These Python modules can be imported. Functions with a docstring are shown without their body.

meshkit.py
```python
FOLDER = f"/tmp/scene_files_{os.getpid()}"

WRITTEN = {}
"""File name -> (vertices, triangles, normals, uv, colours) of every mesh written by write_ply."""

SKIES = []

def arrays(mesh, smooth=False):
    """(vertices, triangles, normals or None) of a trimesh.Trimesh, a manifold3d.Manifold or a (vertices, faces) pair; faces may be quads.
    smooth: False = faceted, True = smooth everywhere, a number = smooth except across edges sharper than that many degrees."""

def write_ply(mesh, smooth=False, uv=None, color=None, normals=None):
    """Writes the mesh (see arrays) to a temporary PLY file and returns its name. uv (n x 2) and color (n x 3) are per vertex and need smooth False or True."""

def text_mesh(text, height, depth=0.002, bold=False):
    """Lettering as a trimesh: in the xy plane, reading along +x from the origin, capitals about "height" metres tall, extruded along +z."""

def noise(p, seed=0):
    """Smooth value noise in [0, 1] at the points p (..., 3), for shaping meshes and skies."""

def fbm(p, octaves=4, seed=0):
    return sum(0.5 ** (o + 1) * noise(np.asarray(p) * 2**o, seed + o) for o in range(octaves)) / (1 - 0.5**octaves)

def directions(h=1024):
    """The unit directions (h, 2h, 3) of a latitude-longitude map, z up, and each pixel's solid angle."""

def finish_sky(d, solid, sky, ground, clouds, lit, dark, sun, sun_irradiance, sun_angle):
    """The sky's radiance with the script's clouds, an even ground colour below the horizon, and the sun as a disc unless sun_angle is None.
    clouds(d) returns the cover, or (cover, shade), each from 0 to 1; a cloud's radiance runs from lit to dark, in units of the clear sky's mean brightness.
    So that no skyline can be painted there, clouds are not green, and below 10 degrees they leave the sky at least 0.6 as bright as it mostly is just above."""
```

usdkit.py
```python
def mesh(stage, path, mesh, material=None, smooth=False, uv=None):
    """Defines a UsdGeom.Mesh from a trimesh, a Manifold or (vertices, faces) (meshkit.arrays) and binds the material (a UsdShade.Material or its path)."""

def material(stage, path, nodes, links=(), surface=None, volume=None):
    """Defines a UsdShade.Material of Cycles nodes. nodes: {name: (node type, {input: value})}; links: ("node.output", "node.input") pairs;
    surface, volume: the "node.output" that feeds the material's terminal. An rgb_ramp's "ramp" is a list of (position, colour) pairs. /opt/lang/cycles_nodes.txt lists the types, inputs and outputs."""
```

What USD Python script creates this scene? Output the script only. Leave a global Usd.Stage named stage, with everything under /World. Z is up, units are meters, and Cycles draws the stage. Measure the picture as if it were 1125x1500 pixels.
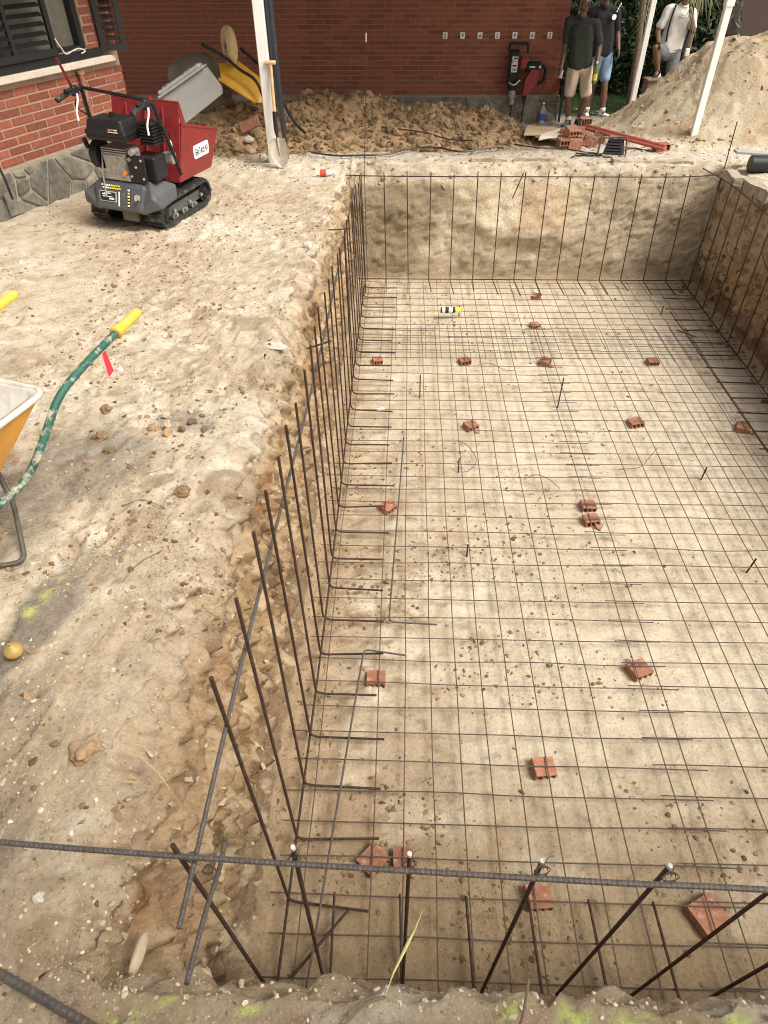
import math, random
import numpy as np, trimesh, manifold3d, shapely, shapely.geometry as sg
from scipy.spatial import cKDTree
from pxr import Usd, UsdGeom, UsdLux, UsdShade, Sdf, Gf, Vt
import usdkit, meshkit
from scipy.ndimage import map_coordinates
_tab = np.random.default_rng(99).random((48, 48, 48)).astype(np.float32)
def noise(p, seed=0):
    """smooth value noise in [0, 1] from one random lattice; the seed shifts it"""
    p = np.asarray(p, float); sh = np.array([(seed * 7.131) % 41, (seed * 3.717) % 37, (seed * 5.393) % 43]); p = p + np.floor(sh)
    i = np.floor(p); t = (p - i); t = t * t * (3 - 2 * t); c = (i + t).reshape(-1, 3).T
    return map_coordinates(_tab, c, order=1, mode='grid-wrap', output=np.float32).reshape(p.shape[:-1]).astype(float)
def fbm(p, octaves=4, seed=0):
    p = np.asarray(p, float)
    return sum(.5 ** (o + 1) * noise(p * 2 ** o, seed + o * 11) for o in range(octaves)) / (1 - .5 ** octaves)

stage = Usd.Stage.CreateInMemory()
UsdGeom.SetStageUpAxis(stage, 'Z'); UsdGeom.SetStageMetersPerUnit(stage, 1.0)
UsdGeom.Xform.Define(stage, '/World'); UsdGeom.Scope.Define(stage, '/World/Looks')
random.seed(5); RNG = np.random.default_rng(11)

# ------------------------------------------------------------------ camera, sky, sun, exposure
CAM_Z, PITCH, YAW, ROLL = 2.01, 41.7, 1.9, -0.4
EXPOSURE = 1.5
cam = UsdGeom.Camera.Define(stage, '/World/camera')
cam.CreateHorizontalApertureAttr(36.0); cam.CreateVerticalApertureAttr(48.0)
cam.CreateFocalLengthAttr(36.0 * 965.0 / 1125.0)
cam.CreateClippingRangeAttr(Gf.Vec2f(0.02, 500)); cam.CreateExposureAttr(EXPOSURE)
_c = UsdGeom.Xformable(cam)
_c.AddTranslateOp().Set(Gf.Vec3d(0, 0, CAM_Z)); _c.AddRotateZOp().Set(YAW); _c.AddRotateXOp().Set(90 - PITCH)
_r = _c.AddRotateZOp(opSuffix='roll'); _r.Set(ROLL)

SUN = np.array([0.62, -0.30, 0.95]); SUN = SUN / np.linalg.norm(SUN)
SUN_EL, SUN_AZ = math.asin(SUN[2]), math.atan2(SUN[0], SUN[1])
usdkit.material(stage, '/World/Looks/sky', {
    's': ('sky_texture', {'sky_type': 'single_scattering', 'sun_disc': False, 'sun_elevation': SUN_EL, 'sun_rotation': SUN_AZ, 'aerosol_density': 3.0}),
    'tc': ('texture_coordinate', {}), 'n': ('noise_texture', {'scale': 2.2, 'detail': 5.0}),
    'r': ('rgb_ramp', {'ramp': [(0.3, (0.72, 0.72, 0.72)), (0.75, (0.95, 0.95, 0.95))]}),
    'bw': ('rgb_to_bw', {}), 'grey': ('mix', {'mix_type': 'multiply', 'fac': 1.0, 'color2': (1.10, 1.04, 0.94)}),
    'mix': ('mix', {'mix_type': 'mix'}), 'b': ('background_shader', {'strength': 0.105})},
    [('tc.generated', 'n.vector'), ('n.fac', 'r.fac'), ('s.color', 'bw.color'), ('bw.val', 'grey.color1'),
     ('r.color', 'mix.fac'), ('s.color', 'mix.color1'), ('grey.color', 'mix.color2'), ('mix.color', 'b.color')], surface='b.background')
dome = UsdLux.DomeLight.Define(stage, '/World/sky')
UsdShade.MaterialBindingAPI.Apply(dome.GetPrim()).Bind(UsdShade.Material.Get(stage, '/World/Looks/sky'))
sun = UsdLux.DistantLight.Define(stage, '/World/sun')
sun.CreateIntensityAttr(0.36); sun.CreateAngleAttr(24.0); sun.CreateNormalizeAttr(True); sun.CreateColorAttr(Gf.Vec3f(1.0, 0.93, 0.82))
_m = Gf.Matrix4d().SetLookAt(Gf.Vec3d(*(SUN * 10)), Gf.Vec3d(0, 0, 0), Gf.Vec3d(0, 1, 0)).GetInverse()
UsdGeom.Xformable(sun).AddTransformOp().Set(_m)

# ------------------------------------------------------------------ helpers: naming, things, parts
_used = {}
def numbered(parent, name):
    n = _used.get((parent, name), 0); _used[(parent, name)] = n + 1
    return f'{parent}/{name}' if n == 0 else f'{parent}/{name}_{n:03d}'
def tag(prim, label=None, cat=None, group=None, kind=None):
    for k, v in (('label', label), ('category', cat), ('group', group), ('kind', kind)):
        if v: prim.SetCustomDataByKey(k, v)
    return prim
class Thing:
    def __init__(self, name, label, cat, base=(0, 0, 0), group=None, mat=None):
        self.path = numbered('/World', name)
        x = UsdGeom.Xform.Define(stage, self.path); self.prim = x.GetPrim()
        self.base = np.zeros(3) if mat is not None else np.asarray(base, float)
        if mat is not None:
            x.AddTransformOp().Set(Gf.Matrix4d(*np.asarray(mat, float).T.ravel().tolist()))
        else:
            x.AddTranslateOp().Set(Gf.Vec3d(*map(float, base)))
        tag(self.prim, label, cat, group)
    def part(self, name, mesh, mat, smooth=False, label=None, parent=None, kind=None, tint=None):
        p = numbered(parent or self.path, name)
        m = put(p, mesh, mat, smooth, self.base, tint)
        tag(m.GetPrim(), label=label, kind=kind)
        return p
def put(path, mesh, mat, smooth=False, base=None, tint=None):
    v, f, n = meshkit.arrays(mesh, smooth)
    if base is not None: v = v - base
    m = usdkit.mesh(stage, path, (v, f), M[mat])
    if n is not None:
        m.CreateNormalsAttr(Vt.Vec3fArray.FromNumpy(n.astype(np.float32))); m.SetNormalsInterpolation('vertex')
    if tint is not None:
        UsdGeom.PrimvarsAPI(m).CreatePrimvar('tint', Sdf.ValueTypeNames.Color3fArray, 'vertex').Set(Vt.Vec3fArray.FromNumpy(np.asarray(tint, np.float32)))
    return m
def single(name, mesh, mat, label=None, cat=None, group=None, kind=None, smooth=False, tint=None):
    p = numbered('/World', name)
    m = put(p, mesh, mat, smooth, None, tint)
    tag(m.GetPrim(), label, cat, group, kind); return p
def copy_of(src, name, label, group, loc, rot=0.0, scale=None, tilt=None):
    p = numbered('/World', name); x = UsdGeom.Xform.Define(stage, p); pr = x.GetPrim()
    pr.GetReferences().AddInternalReference(src)
    x.ClearXformOpOrder()
    R = Gf.Rotation(Gf.Vec3d(0, 0, 1), rot)
    if tilt: R = Gf.Rotation(Gf.Vec3d(*tilt[0]), tilt[1]) * R
    mt = Gf.Matrix4d().SetRotate(R)
    if scale: mt = Gf.Matrix4d().SetScale(Gf.Vec3d(*scale)) * mt
    mt.SetTranslateOnly(Gf.Vec3d(*map(float, loc)))
    x.AddTransformOp(opSuffix='place').Set(mt)
    pr.SetInstanceable(True); return pr

# ------------------------------------------------------------------ helpers: shapes
cat_ = trimesh.util.concatenate
def T(mesh, loc=(0, 0, 0), rx=0, ry=0, rz=0):
    m = mesh.copy()
    for a, ax in ((rx, [1, 0, 0]), (ry, [0, 1, 0]), (rz, [0, 0, 1])):
        if a: m.apply_transform(trimesh.transformations.rotation_matrix(math.radians(a), ax))
    m.apply_translation(loc); return m
def A(mesh, mat):
    m = mesh.copy(); m.apply_transform(mat); return m
def box(sx, sy, sz, loc=(0, 0, 0), bev=0.0, rx=0, ry=0, rz=0):
    if bev <= 0:
        m = trimesh.creation.box([sx, sy, sz])
    else:
        b = min(bev, sx * .45, sy * .45, sz * .45); P = []
        for i in (-1, 1):
            for j in (-1, 1):
                for k in (-1, 1):
                    P += [(i * (sx / 2 - b), j * (sy / 2 - b), k * sz / 2), (i * (sx / 2 - b), j * sy / 2, k * (sz / 2 - b)), (i * sx / 2, j * (sy / 2 - b), k * (sz / 2 - b))]
        m = trimesh.convex.convex_hull(np.array(P))
    return T(m, loc, rx, ry, rz)
def hullpts(P): return trimesh.convex.convex_hull(np.asarray(P, float))
def tube(pts, r, n=6, ribs=0.0, caps=True):
    p = np.asarray(pts, float)
    if ribs:
        d = np.r_[0, np.cumsum(np.linalg.norm(np.diff(p, axis=0), axis=1))]
        t = np.linspace(0, d[-1], max(3, int(d[-1] / ribs))); p = np.stack([np.interp(t, d, p[:, k]) for k in range(3)], 1)
    t = np.gradient(p, axis=0); t /= np.linalg.norm(t, axis=1, keepdims=True) + 1e-12
    a = np.cross(t[0], [0, 0, 1.] if abs(t[0][2]) < .9 else [1., 0, 0]); a /= np.linalg.norm(a)
    ang = np.arange(n) * 2 * np.pi / n; V = []
    rr = np.broadcast_to(np.asarray(r, float), (len(p),)).copy()
    if ribs: rr = rr * (1 + .13 * ((np.arange(len(p)) % 3) == 0))
    for i in range(len(p)):
        a = a - t[i] * (a @ t[i]); a /= np.linalg.norm(a) + 1e-12; b = np.cross(t[i], a)
        V.append(p[i] + rr[i] * (np.cos(ang)[:, None] * a + np.sin(ang)[:, None] * b))
    V = np.vstack(V); i, j = np.meshgrid(np.arange(len(p) - 1), np.arange(n), indexing='ij')
    q = np.stack([i * n + j, i * n + (j + 1) % n, (i + 1) * n + (j + 1) % n, (i + 1) * n + j], -1).reshape(-1, 4)
    F = np.vstack([q[:, [0, 1, 2]], q[:, [0, 2, 3]]])
    if caps:
        k = len(V); V = np.vstack([V, p[0], p[-1]]); e = (len(p) - 1) * n
        F = np.vstack([F, [[k, (j + 1) % n, j] for j in range(n)], [[k + 1, e + j, e + (j + 1) % n] for j in range(n)]])
    return trimesh.Trimesh(V, F, process=False)
def spline(ctrl, n=24):
    c = np.asarray(ctrl, float); c = np.vstack([2 * c[0] - c[1], c, 2 * c[-1] - c[-2]]); out = []
    for i in range(1, len(c) - 2):
        for t in np.linspace(0, 1, n, endpoint=False):
            p0, p1, p2, p3 = c[i - 1:i + 3]
            out.append(.5 * (2 * p1 + (p2 - p0) * t + (2 * p0 - 5 * p1 + 4 * p2 - p3) * t * t + (3 * p1 - p0 - 3 * p2 + p3) * t ** 3))
    out.append(c[-2]); return np.array(out)
def cyl(r, h, loc=(0, 0, 0), axis='z', n=16):
    m = trimesh.creation.cylinder(radius=r, height=h, sections=n)
    return T(m, loc, rx=90 if axis == 'y' else 0, ry=90 if axis == 'x' else 0)
def lathe(prof, n=20, loc=(0, 0, 0)):
    m = trimesh.creation.revolve(np.array(prof, float), sections=n); return T(m, loc)
def extr(poly, h): return trimesh.creation.extrude_polygon(poly, h, engine='earcut')
def bend_bar(pts, r=.035):
    """polyline with small rounded corners"""
    p = [np.asarray(q, float) for q in pts]; out = [p[0]]
    for i in range(1, len(p) - 1):
        a, b = p[i - 1] - p[i], p[i + 1] - p[i]; la, lb = np.linalg.norm(a), np.linalg.norm(b)
        d = min(r, la * .4, lb * .4); A0, B0 = p[i] + a / la * d, p[i] + b / lb * d
        for t in np.linspace(0, 1, 5): out.append((1 - t) ** 2 * A0 + 2 * t * (1 - t) * p[i] + t * t * B0)
    out.append(p[-1]); return np.array(out)
def chip(seed, n=13, flat=.6):
    """angular broken stone"""
    rg = np.random.default_rng(seed); p = rg.normal(size=(n, 3)); p /= np.linalg.norm(p, axis=1)[:, None]; p *= rg.uniform(.7, 1.15, (n, 1)); p[:, 2] *= flat
    return trimesh.convex.convex_hull(p)
def rock(seed, sub=1, flat=.7, rough=.35):
    m = trimesh.creation.icosphere(subdivisions=sub); v = np.array(m.vertices)
    v *= (1 - rough + 2 * rough * noise(v * 1.4 + seed * 7.3, seed))[:, None]; v[:, 2] *= flat
    return trimesh.Trimesh(v, m.faces, process=False)
def loft(rings, closed=True, cap0=False, cap1=False):
    n = len(rings[0]); V = np.vstack(rings); F = []
    for i in range(len(rings) - 1):
        for j in range(n if closed else n - 1):
            a, b = i * n + j, i * n + (j + 1) % n
            F += [[a, b, b + n], [a, b + n, a + n]]
    if cap0: V = np.vstack([V, np.mean(rings[0], 0)]); F += [[len(V) - 1, (j + 1) % n, j] for j in range(n)]
    if cap1: V = np.vstack([V, np.mean(rings[-1], 0)]); e = (len(rings) - 1) * n; F += [[len(V) - 1, e + j, e + (j + 1) % n] for j in range(n)]
    return trimesh.Trimesh(V, F, process=False)
def frame(o, x, y, z):
    m = np.eye(4); m[:3, 0], m[:3, 1], m[:3, 2], m[:3, 3] = x, y, z, o; return m
def blob(bones, edge=.03, smooth=8):
    """one smooth skin over tapered bones (a, ra, b, rb)"""
    ms = []
    for bone in bones:
        if isinstance(bone, list):
            ms.append(manifold3d.Manifold.batch_hull([manifold3d.Manifold.sphere(r_, 14).translate(tuple(map(float, c_))) for c_, r_ in bone])); continue
        a, ra, b, rb = bone
        s = manifold3d.Manifold.sphere(ra, 14).translate(tuple(map(float, a))); t = manifold3d.Manifold.sphere(rb, 14).translate(tuple(map(float, b)))
        ms.append((s + t).hull())
    u = ms[0]
    for q in ms[1:]: u = u + q
    u = u.refine_to_length(edge); mm = u.to_mesh()
    t = trimesh.Trimesh(mm.vert_properties[:, :3], mm.tri_verts, process=True)
    if smooth: trimesh.smoothing.filter_taubin(t, iterations=smooth)
    return t

# ------------------------------------------------------------------ materials
M = {}
def plain(name, col, rough=.6, var=.15, scale=25., bump=.0, metal=0., rand=.0, grime=None, spec=.5, bscale=None):
    lo, hi = [c * (1 - var) for c in col], [c * (1 + var) for c in col]
    nd = {'tc': ('texture_coordinate', {}), 'n': ('noise_texture', {'scale': scale, 'detail': 6.0, 'roughness': .6}),
          'r': ('rgb_ramp', {'ramp': [(.3, lo), (.7, hi)]}), 'p': ('principled_bsdf', {'roughness': rough, 'metallic': metal, 'specular_ior_level': spec})}
    ln = [('tc.object', 'n.vector'), ('n.fac', 'r.fac')]; out = 'r.color'
    if rand:
        nd['o'] = ('object_info', {}); nd['mr'] = ('map_range', {'from_min': 0., 'from_max': 1., 'to_min': 1 - rand, 'to_max': 1 + rand})
        nd['hs'] = ('hsv', {}); ln += [('o.random', 'mr.value'), ('mr.result', 'hs.value'), (out, 'hs.color')]; out = 'hs.color'
    if grime:
        nd['g'] = ('noise_texture', {'scale': grime[1], 'detail': 8.0, 'roughness': .7}); nd['gr'] = ('rgb_ramp', {'ramp': [(grime[2], (0, 0, 0)), (min(1, grime[2] + .13), (1, 1, 1))]})
        nd['gm'] = ('mix', {'mix_type': 'mix', 'color2': grime[0]}); ln += [('tc.object', 'g.vector'), ('g.fac', 'gr.fac'), ('gr.color', 'gm.fac'), (out, 'gm.color1')]; out = 'gm.color'
    ln.append((out, 'p.base_color'))
    if bump:
        nd['bn'] = ('noise_texture', {'scale': bscale or scale * 3, 'detail': 5.0}); nd['b'] = ('bump', {'strength': bump, 'distance': .01})
        ln += [('tc.object', 'bn.vector'), ('bn.fac', 'b.height'), ('b.normal', 'p.normal')]
    M[name] = usdkit.material(stage, '/World/Looks/' + name, nd, ln, surface='p.BSDF'); return M[name]
def earth(name, fine=1.0, speck=(.20, .14, .085), amount=.62, pale=(.62, .54, .42), relief=1.0, vein=.5):
    """albedo painted per vertex (soil, sand, stains) with grains, flecks and relief"""
    nd = {'a': ('attribute', {'attribute': 'tint'}), 'g': ('geometry', {}),
          'n1': ('noise_texture', {'scale': 9. * fine, 'detail': 8.0, 'roughness': .68}), 'r1': ('rgb_ramp', {'ramp': [(.28, (.62, .57, .51)), (.42, (.98, .97, .96)), (.68, (1.2, 1.2, 1.18))]}),
          'm1': ('mix', {'mix_type': 'multiply', 'fac': 1.0}),
          'n2': ('noise_texture', {'scale': 55. * fine, 'detail': 5.0, 'roughness': .75}), 'r2': ('rgb_ramp', {'ramp': [(.30, (.5, .46, .40)), (.44, (1, 1, 1)), (.72, (1.22, 1.22, 1.22))]}),
          'm2': ('mix', {'mix_type': 'multiply', 'fac': .85}),
          'n3': ('noise_texture', {'scale': 34. * fine, 'detail': 5.0, 'roughness': .7}), 'r3': ('rgb_ramp', {'ramp': [(amount, (0, 0, 0)), (amount + .06, (1, 1, 1))]}),
          'm3': ('mix', {'mix_type': 'mix', 'color2': speck}),
          'v': ('voronoi_texture', {'scale': 70. * fine, 'feature': 'f1'}), 'rv': ('rgb_ramp', {'ramp': [(.12, (1, 1, 1)), (.22, (0, 0, 0))]}),
          'vs': ('math', {'math_type': 'multiply', 'value2': vein}), 'm4': ('mix', {'mix_type': 'mix', 'color2': pale}),
          'bh': ('noise_texture', {'scale': 34. * fine, 'detail': 9.0, 'roughness': .74}), 'b': ('bump', {'strength': relief, 'distance': .03}),
          'p': ('principled_bsdf', {'roughness': .95, 'specular_ior_level': .15})}
    ln = [('g.position', x + '.vector') for x in ('n1', 'n2', 'n3', 'v', 'bh')]
    ln += [('n1.fac', 'r1.fac'), ('n2.fac', 'r2.fac'), ('n3.fac', 'r3.fac'), ('a.color', 'm1.color1'), ('r1.color', 'm1.color2'), ('m1.color', 'm2.color1'), ('r2.color', 'm2.color2'),
           ('m2.color', 'm3.color1'), ('r3.color', 'm3.fac'), ('v.distance', 'rv.fac'), ('rv.color', 'vs.value1'), ('vs.value', 'm4.fac'), ('m3.color', 'm4.color1'), ('m4.color', 'p.base_color'),
           ('bh.fac', 'b.height'), ('b.normal', 'p.normal')]
    M[name] = usdkit.material(stage, '/World/Looks/' + name, nd, ln, surface='p.BSDF')
earth('soil', amount=.635, relief=.85); earth('cast_floor', 1.1, (.15, .10, .06), .645, (.58, .53, .45), relief=.6, vein=.25)
plain('crumb_pale', (.43, .36, .265), .95, .2, 60, rand=.45, spec=.1)
plain('crumb_sand', (.36, .28, .185), .95, .2, 60, rand=.25, spec=.1)
plain('crumb_brown', (.20, .14, .085), .95, .25, 60, rand=.45, spec=.1)
plain('clod', (.30, .205, .12), .96, .3, 18, .9, rand=.45, spec=.1, grime=((.36, .27, .17), 30, .56))
plain('lime_lump', (.46, .43, .38), .9, .15, 30, .5)
plain('rust', (.045, .026, .018), .75, .35, 60, .3, spec=.3, rand=.2, grime=((.11, .055, .028), 30, .58))
plain('rebar_grey', (.085, .075, .068), .6, .3, 60, .3, metal=.3, grime=((.13, .075, .045), 22, .55))
plain('mesh_wire', (.095, .07, .052), .7, .35, 50, spec=.3)
plain('white_tip', (.5, .5, .48), .6, .1)
plain('clay', (.29, .13, .08), .9, .25, 45, .6, rand=.25, grime=((.40, .29, .2), 22, .53))
plain('brick', (.235, .070, .040), .85, .25, 30, .5, rand=.22, bscale=140)
plain('mortar', (.37, .26, .19), .95, .2, 40, .6)
plain('slate', (.15, .14, .115), .8, .5, 9, .8, rand=.35, grime=((.21, .18, .12), 12, .55), bscale=30)
plain('back_mortar', (.27, .17, .12), .95, .2, 40, .6)
plain('plinth_mortar', (.27, .235, .18), .95, .25, 20, .8)
plain('black_paint', (.009, .009, .010), .5, .2, 20, .0)
plain('sill', (.60, .53, .44), .8, .12, 30, .2)
plain('curtain', (.36, .32, .27), .9, .12, 15)
plain('white_paint', (.72, .71, .68), .5, .06, 12, grime=((.5, .44, .35), 9, .66))
plain('roof_soffit', (.30, .22, .15), .9, .1, 12)
plain('red_paint', (.165, .013, .014), .45, .2, 8, grime=((.24, .11, .085), 17, .60))
plain('dumper_grey', (.06, .064, .07), .55, .15, 14, grime=((.22, .18, .13), 14, .60))
plain('black_plastic', (.009, .009, .010), .5, .3, 30, grime=((.07, .058, .043), 14, .64), spec=.35)
plain('rubber', (.018, .017, .016), .8, .4, 30, .3, grime=((.17, .135, .09), 15, .55))
plain('engine_metal', (.30, .29, .27), .5, .3, 30, metal=.5, grime=((.06, .05, .04), 22, .58))
plain('chrome', (.6, .6, .6), .3, .1, metal=.9)
plain('sign_white', (.82, .82, .8), .5, .03)
plain('ink', (.012, .012, .012), .6, .1)
plain('yellow_ink', (.65, .5, .04), .6, .1)
plain('orange_plastic', (.6, .2, .03), .5, .1)
plain('yellow_paint', (.55, .30, .025), .5, .15, 9, grime=((.35, .27, .17), 12, .6))
plain('tray_orange', (.55, .27, .045), .55, .15, 9, grime=((.5, .42, .32), 14, .6))
plain('tray_cement', (.48, .45, .41), .9, .2, 12, .4)
plain('green_paint', (.014, .088, .064), .6, .25, 12, grime=((.42, .38, .31), 22, .50))
plain('grip_yellow', (.62, .43, .035), .6, .15, 20, grime=((.4, .31, .17), 26, .52))
plain('red_tape', (.62, .03, .05), .5, .1)
plain('grey_tub', (.27, .27, .265), .6, .08, 8, grime=((.27, .24, .2), 10, .62))
plain('tarp', (.13, .11, .085), .8, .3, 8, .5)
plain('tyre_tan', (.42, .30, .15), .8, .15, 20)
plain('wood', (.52, .36, .19), .6, .2, 14, .2)
plain('spade_steel', (.42, .38, .32), .55, .25, 10, metal=.3, grime=((.10, .10, .11), 8, .58))
plain('black_pipe', (.016, .018, .024), .35, .2, 10)
plain('cardboard', (.50, .38, .23), .9, .12, 14, .2)
plain('paper_white', (.66, .60, .48), .9, .1, 14)
plain('red_beam', (.42, .10, .075), .6, .2, 14, grime=((.45, .36, .27), 18, .58))
plain('grey_plank', (.30, .30, .30), .7, .12, 10)
plain('tool_red', (.23, .025, .025), .45, .15, 18, grime=((.1, .07, .05), 20, .6))
plain('label_white', (.6, .6, .58), .6, .05)
plain('label_blue', (.03, .12, .42), .5, .1)
plain('label_red', (.5, .06, .03), .5, .1)
plain('cap_lime', (.62, .80, .03), .5, .05)
plain('grass', (.03, .075, .012), .8, .4, 30, rand=.4)
plain('leaf_dark', (.024, .043, .017), .6, .4, 6, rand=.3)
plain('leaf_green', (.07, .14, .03), .6, .3, 8)
plain('frond', (.15, .16, .07), .7, .3, 8)
plain('bark', (.16, .115, .07), .95, .3, 8, .8)
plain('gate_brown', (.052, .028, .022), .6, .1, 4)
plain('skin_dark', (.12, .062, .039), .5, .1, 12)
plain('skin_brown', (.14, .070, .043), .5, .1, 12)
plain('hair_black', (.008, .007, .006), .7, .2)
plain('cloth_olive', (.022, .026, .021), .9, .15, 10, .3)
plain('cloth_black', (.010, .010, .013), .9, .15, 10, .3)
plain('cloth_white', (.62, .61, .58), .9, .06, 10, .3)
plain('cloth_beige', (.46, .37, .29), .9, .08, 10, .3)
plain('denim', (.19, .29, .43), .9, .2, 20, .3)
plain('cloth_grey', (.12, .125, .14), .9, .15, 10, .3)
plain('shoe_green', (.015, .05, .035), .7, .2)
plain('eye_white', (.7, .68, .64), .3, .02)
plain('bottle_green', (.10, .16, .03), .25, .1)
plain('apple', (.33, .24, .07), .5, .3, 12, grime=((.24, .06, .03), 8, .5))
plain('dry_leaf', (.50, .50, .20), .8, .3, 30, grime=((.4, .3, .15), 20, .55))
plain('root', (.40, .28, .15), .9, .2, 20)
plain('pale_stone', (.42, .34, .24), .9, .12, 12, .3)
plain('concrete', (.31, .265, .205), .95, .3, 10, .9, grime=((.45, .36, .25), 12, .55), bscale=30)
usdkit.material(stage, '/World/Looks/pane', {'t': ('transparent_bsdf', {'color': (.86, .88, .87)}), 'g': ('glossy_bsdf', {'roughness': .03}), 'f': ('fresnel', {'IOR': 1.5}), 'm': ('mix_closure', {})},
    [('f.fac', 'm.fac'), ('t.BSDF', 'm.closure1'), ('g.BSDF', 'm.closure2')], surface='m.closure'); M['pane'] = UsdShade.Material.Get(stage, '/World/Looks/pane')
usdkit.material(stage, '/World/Looks/clear_plastic', {'p': ('principled_bsdf', {'base_color': (.86, .92, .95), 'roughness': .12, 'transmission_weight': .85, 'ior': 1.2})}, [], surface='p.BSDF'); M['clear_plastic'] = UsdShade.Material.Get(stage, '/World/Looks/clear_plastic')
# ------------------------------------------------------------------ terrain: one sheet with the pit cut into it
FLOOR = -1.27
def seg(a, b, step): return np.linspace(a, b, max(2, int(round(abs(b - a) / step)) + 1))[:-1]
PROF = np.array([(0, 0), (.10, .015), (.20, .06), (.29, .16), (.36, .30), (.45, .5), (.55, .70), (.64, .84), (.74, .93), (.88, .985), (1.0, 1.0), (1.25, 1.0)])
_d = np.r_[0, np.cumsum(np.hypot(np.diff(PROF[:, 0]) * .3, np.diff(PROF[:, 1])))]
def prof(n):
    t = np.linspace(0, _d[-1], n); return np.interp(t, _d, PROF[:, 0]), np.interp(t, _d, PROF[:, 1])
NW = 64
u, w = prof(NW)
# unwarped x lines (u*width outward of the toe); wall widths vary with y later
LW, RW, FW, BW = .22, .20, .165, .30
XT0, XT1, YT0, YT1 = -.56, 3.46, .585, 7.90           # toes of the walls at the pit floor
xl = XT0 - u * LW; xr = XT1 + u * RW
X = np.r_[-60, -30, -16, -10, seg(-8, -4.2, .2), seg(-4.2, -2.2, .04), seg(-2.2, xl[-1], .0165), xl[::-1], seg(XT0 + .03, XT1, .034), xr, seg(xr[-1] + .02, 6.5, .04), seg(6.5, 9, .15), 9, 14, 25, 60]
WX = np.interp(X, np.r_[xl[::-1], xr], np.r_[w[::-1], w], left=1, right=1)
yf = YT0 - u * FW; yb = YT1 + u * BW
Y = np.r_[-60, -25, -10, -5, seg(-3, -.2, .2), seg(-.2, yf[-1], .0125), yf[::-1], seg(YT0 + .02, 3.5, .0165), seg(3.5, YT1, .03), yb, seg(yb[-1] + .02, 12.6, .035), seg(12.6, 16, .12), 16, 20, 30, 60]
WY = np.interp(Y, np.r_[yf[::-1], yb], np.r_[w[::-1], w], left=1, right=1)
Wt = np.maximum(WX[:, None], WY[None, :])
gx, gy = np.meshgrid(X, Y, indexing='ij')
def sstep(a, b, t): t = np.clip((t - a) / (b - a), 0, 1); return t * t * (3 - 2 * t)
# low ground behind, sand pile on the right, earth heap's footing
def ground_base(x, y):
    z = -.27 * sstep(8.9, 11.4, y) * sstep(-2.6, -.4, x) - .05 * sstep(11.4, 14, y)
    n = fbm(np.stack([x * .9, y * .9, 0 * x], -1), 4, 3) - .5
    z = z + .055 * n * sstep(.2, 1.0, np.abs(y))
    return z
def pile(x, y):
    g = .93 * np.exp(-(((x - 4.0) / .95) ** 2 + ((y - 10.5) / 1.05) ** 2)) + 1.05 * np.exp(-(((x - 5.6) / 1.25) ** 2 + ((y - 10.5) / 1.2) ** 2)) + .25 * np.exp(-(((x - 4.6) / 1.5) ** 2 + ((y - 9.6) / .7) ** 2))
    g = np.maximum(g - .05, 0)
    p = np.stack([x, y, 0 * x], -1)
    return g * (1 + .35 * (fbm(p * 2.2, 4, 9) - .5)) + np.minimum(g, .3) * (.30 * (fbm(p * 5, 4, 19) - .5) + .16 * (fbm(p * 14, 3, 29) - .5))
G0 = ground_base(gx, gy)
P3 = np.stack([gx, gy, 0 * gx], -1)
near = ((np.abs(gx) < 7) & (gy > -1) & (gy < 13)).astype(float)
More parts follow.
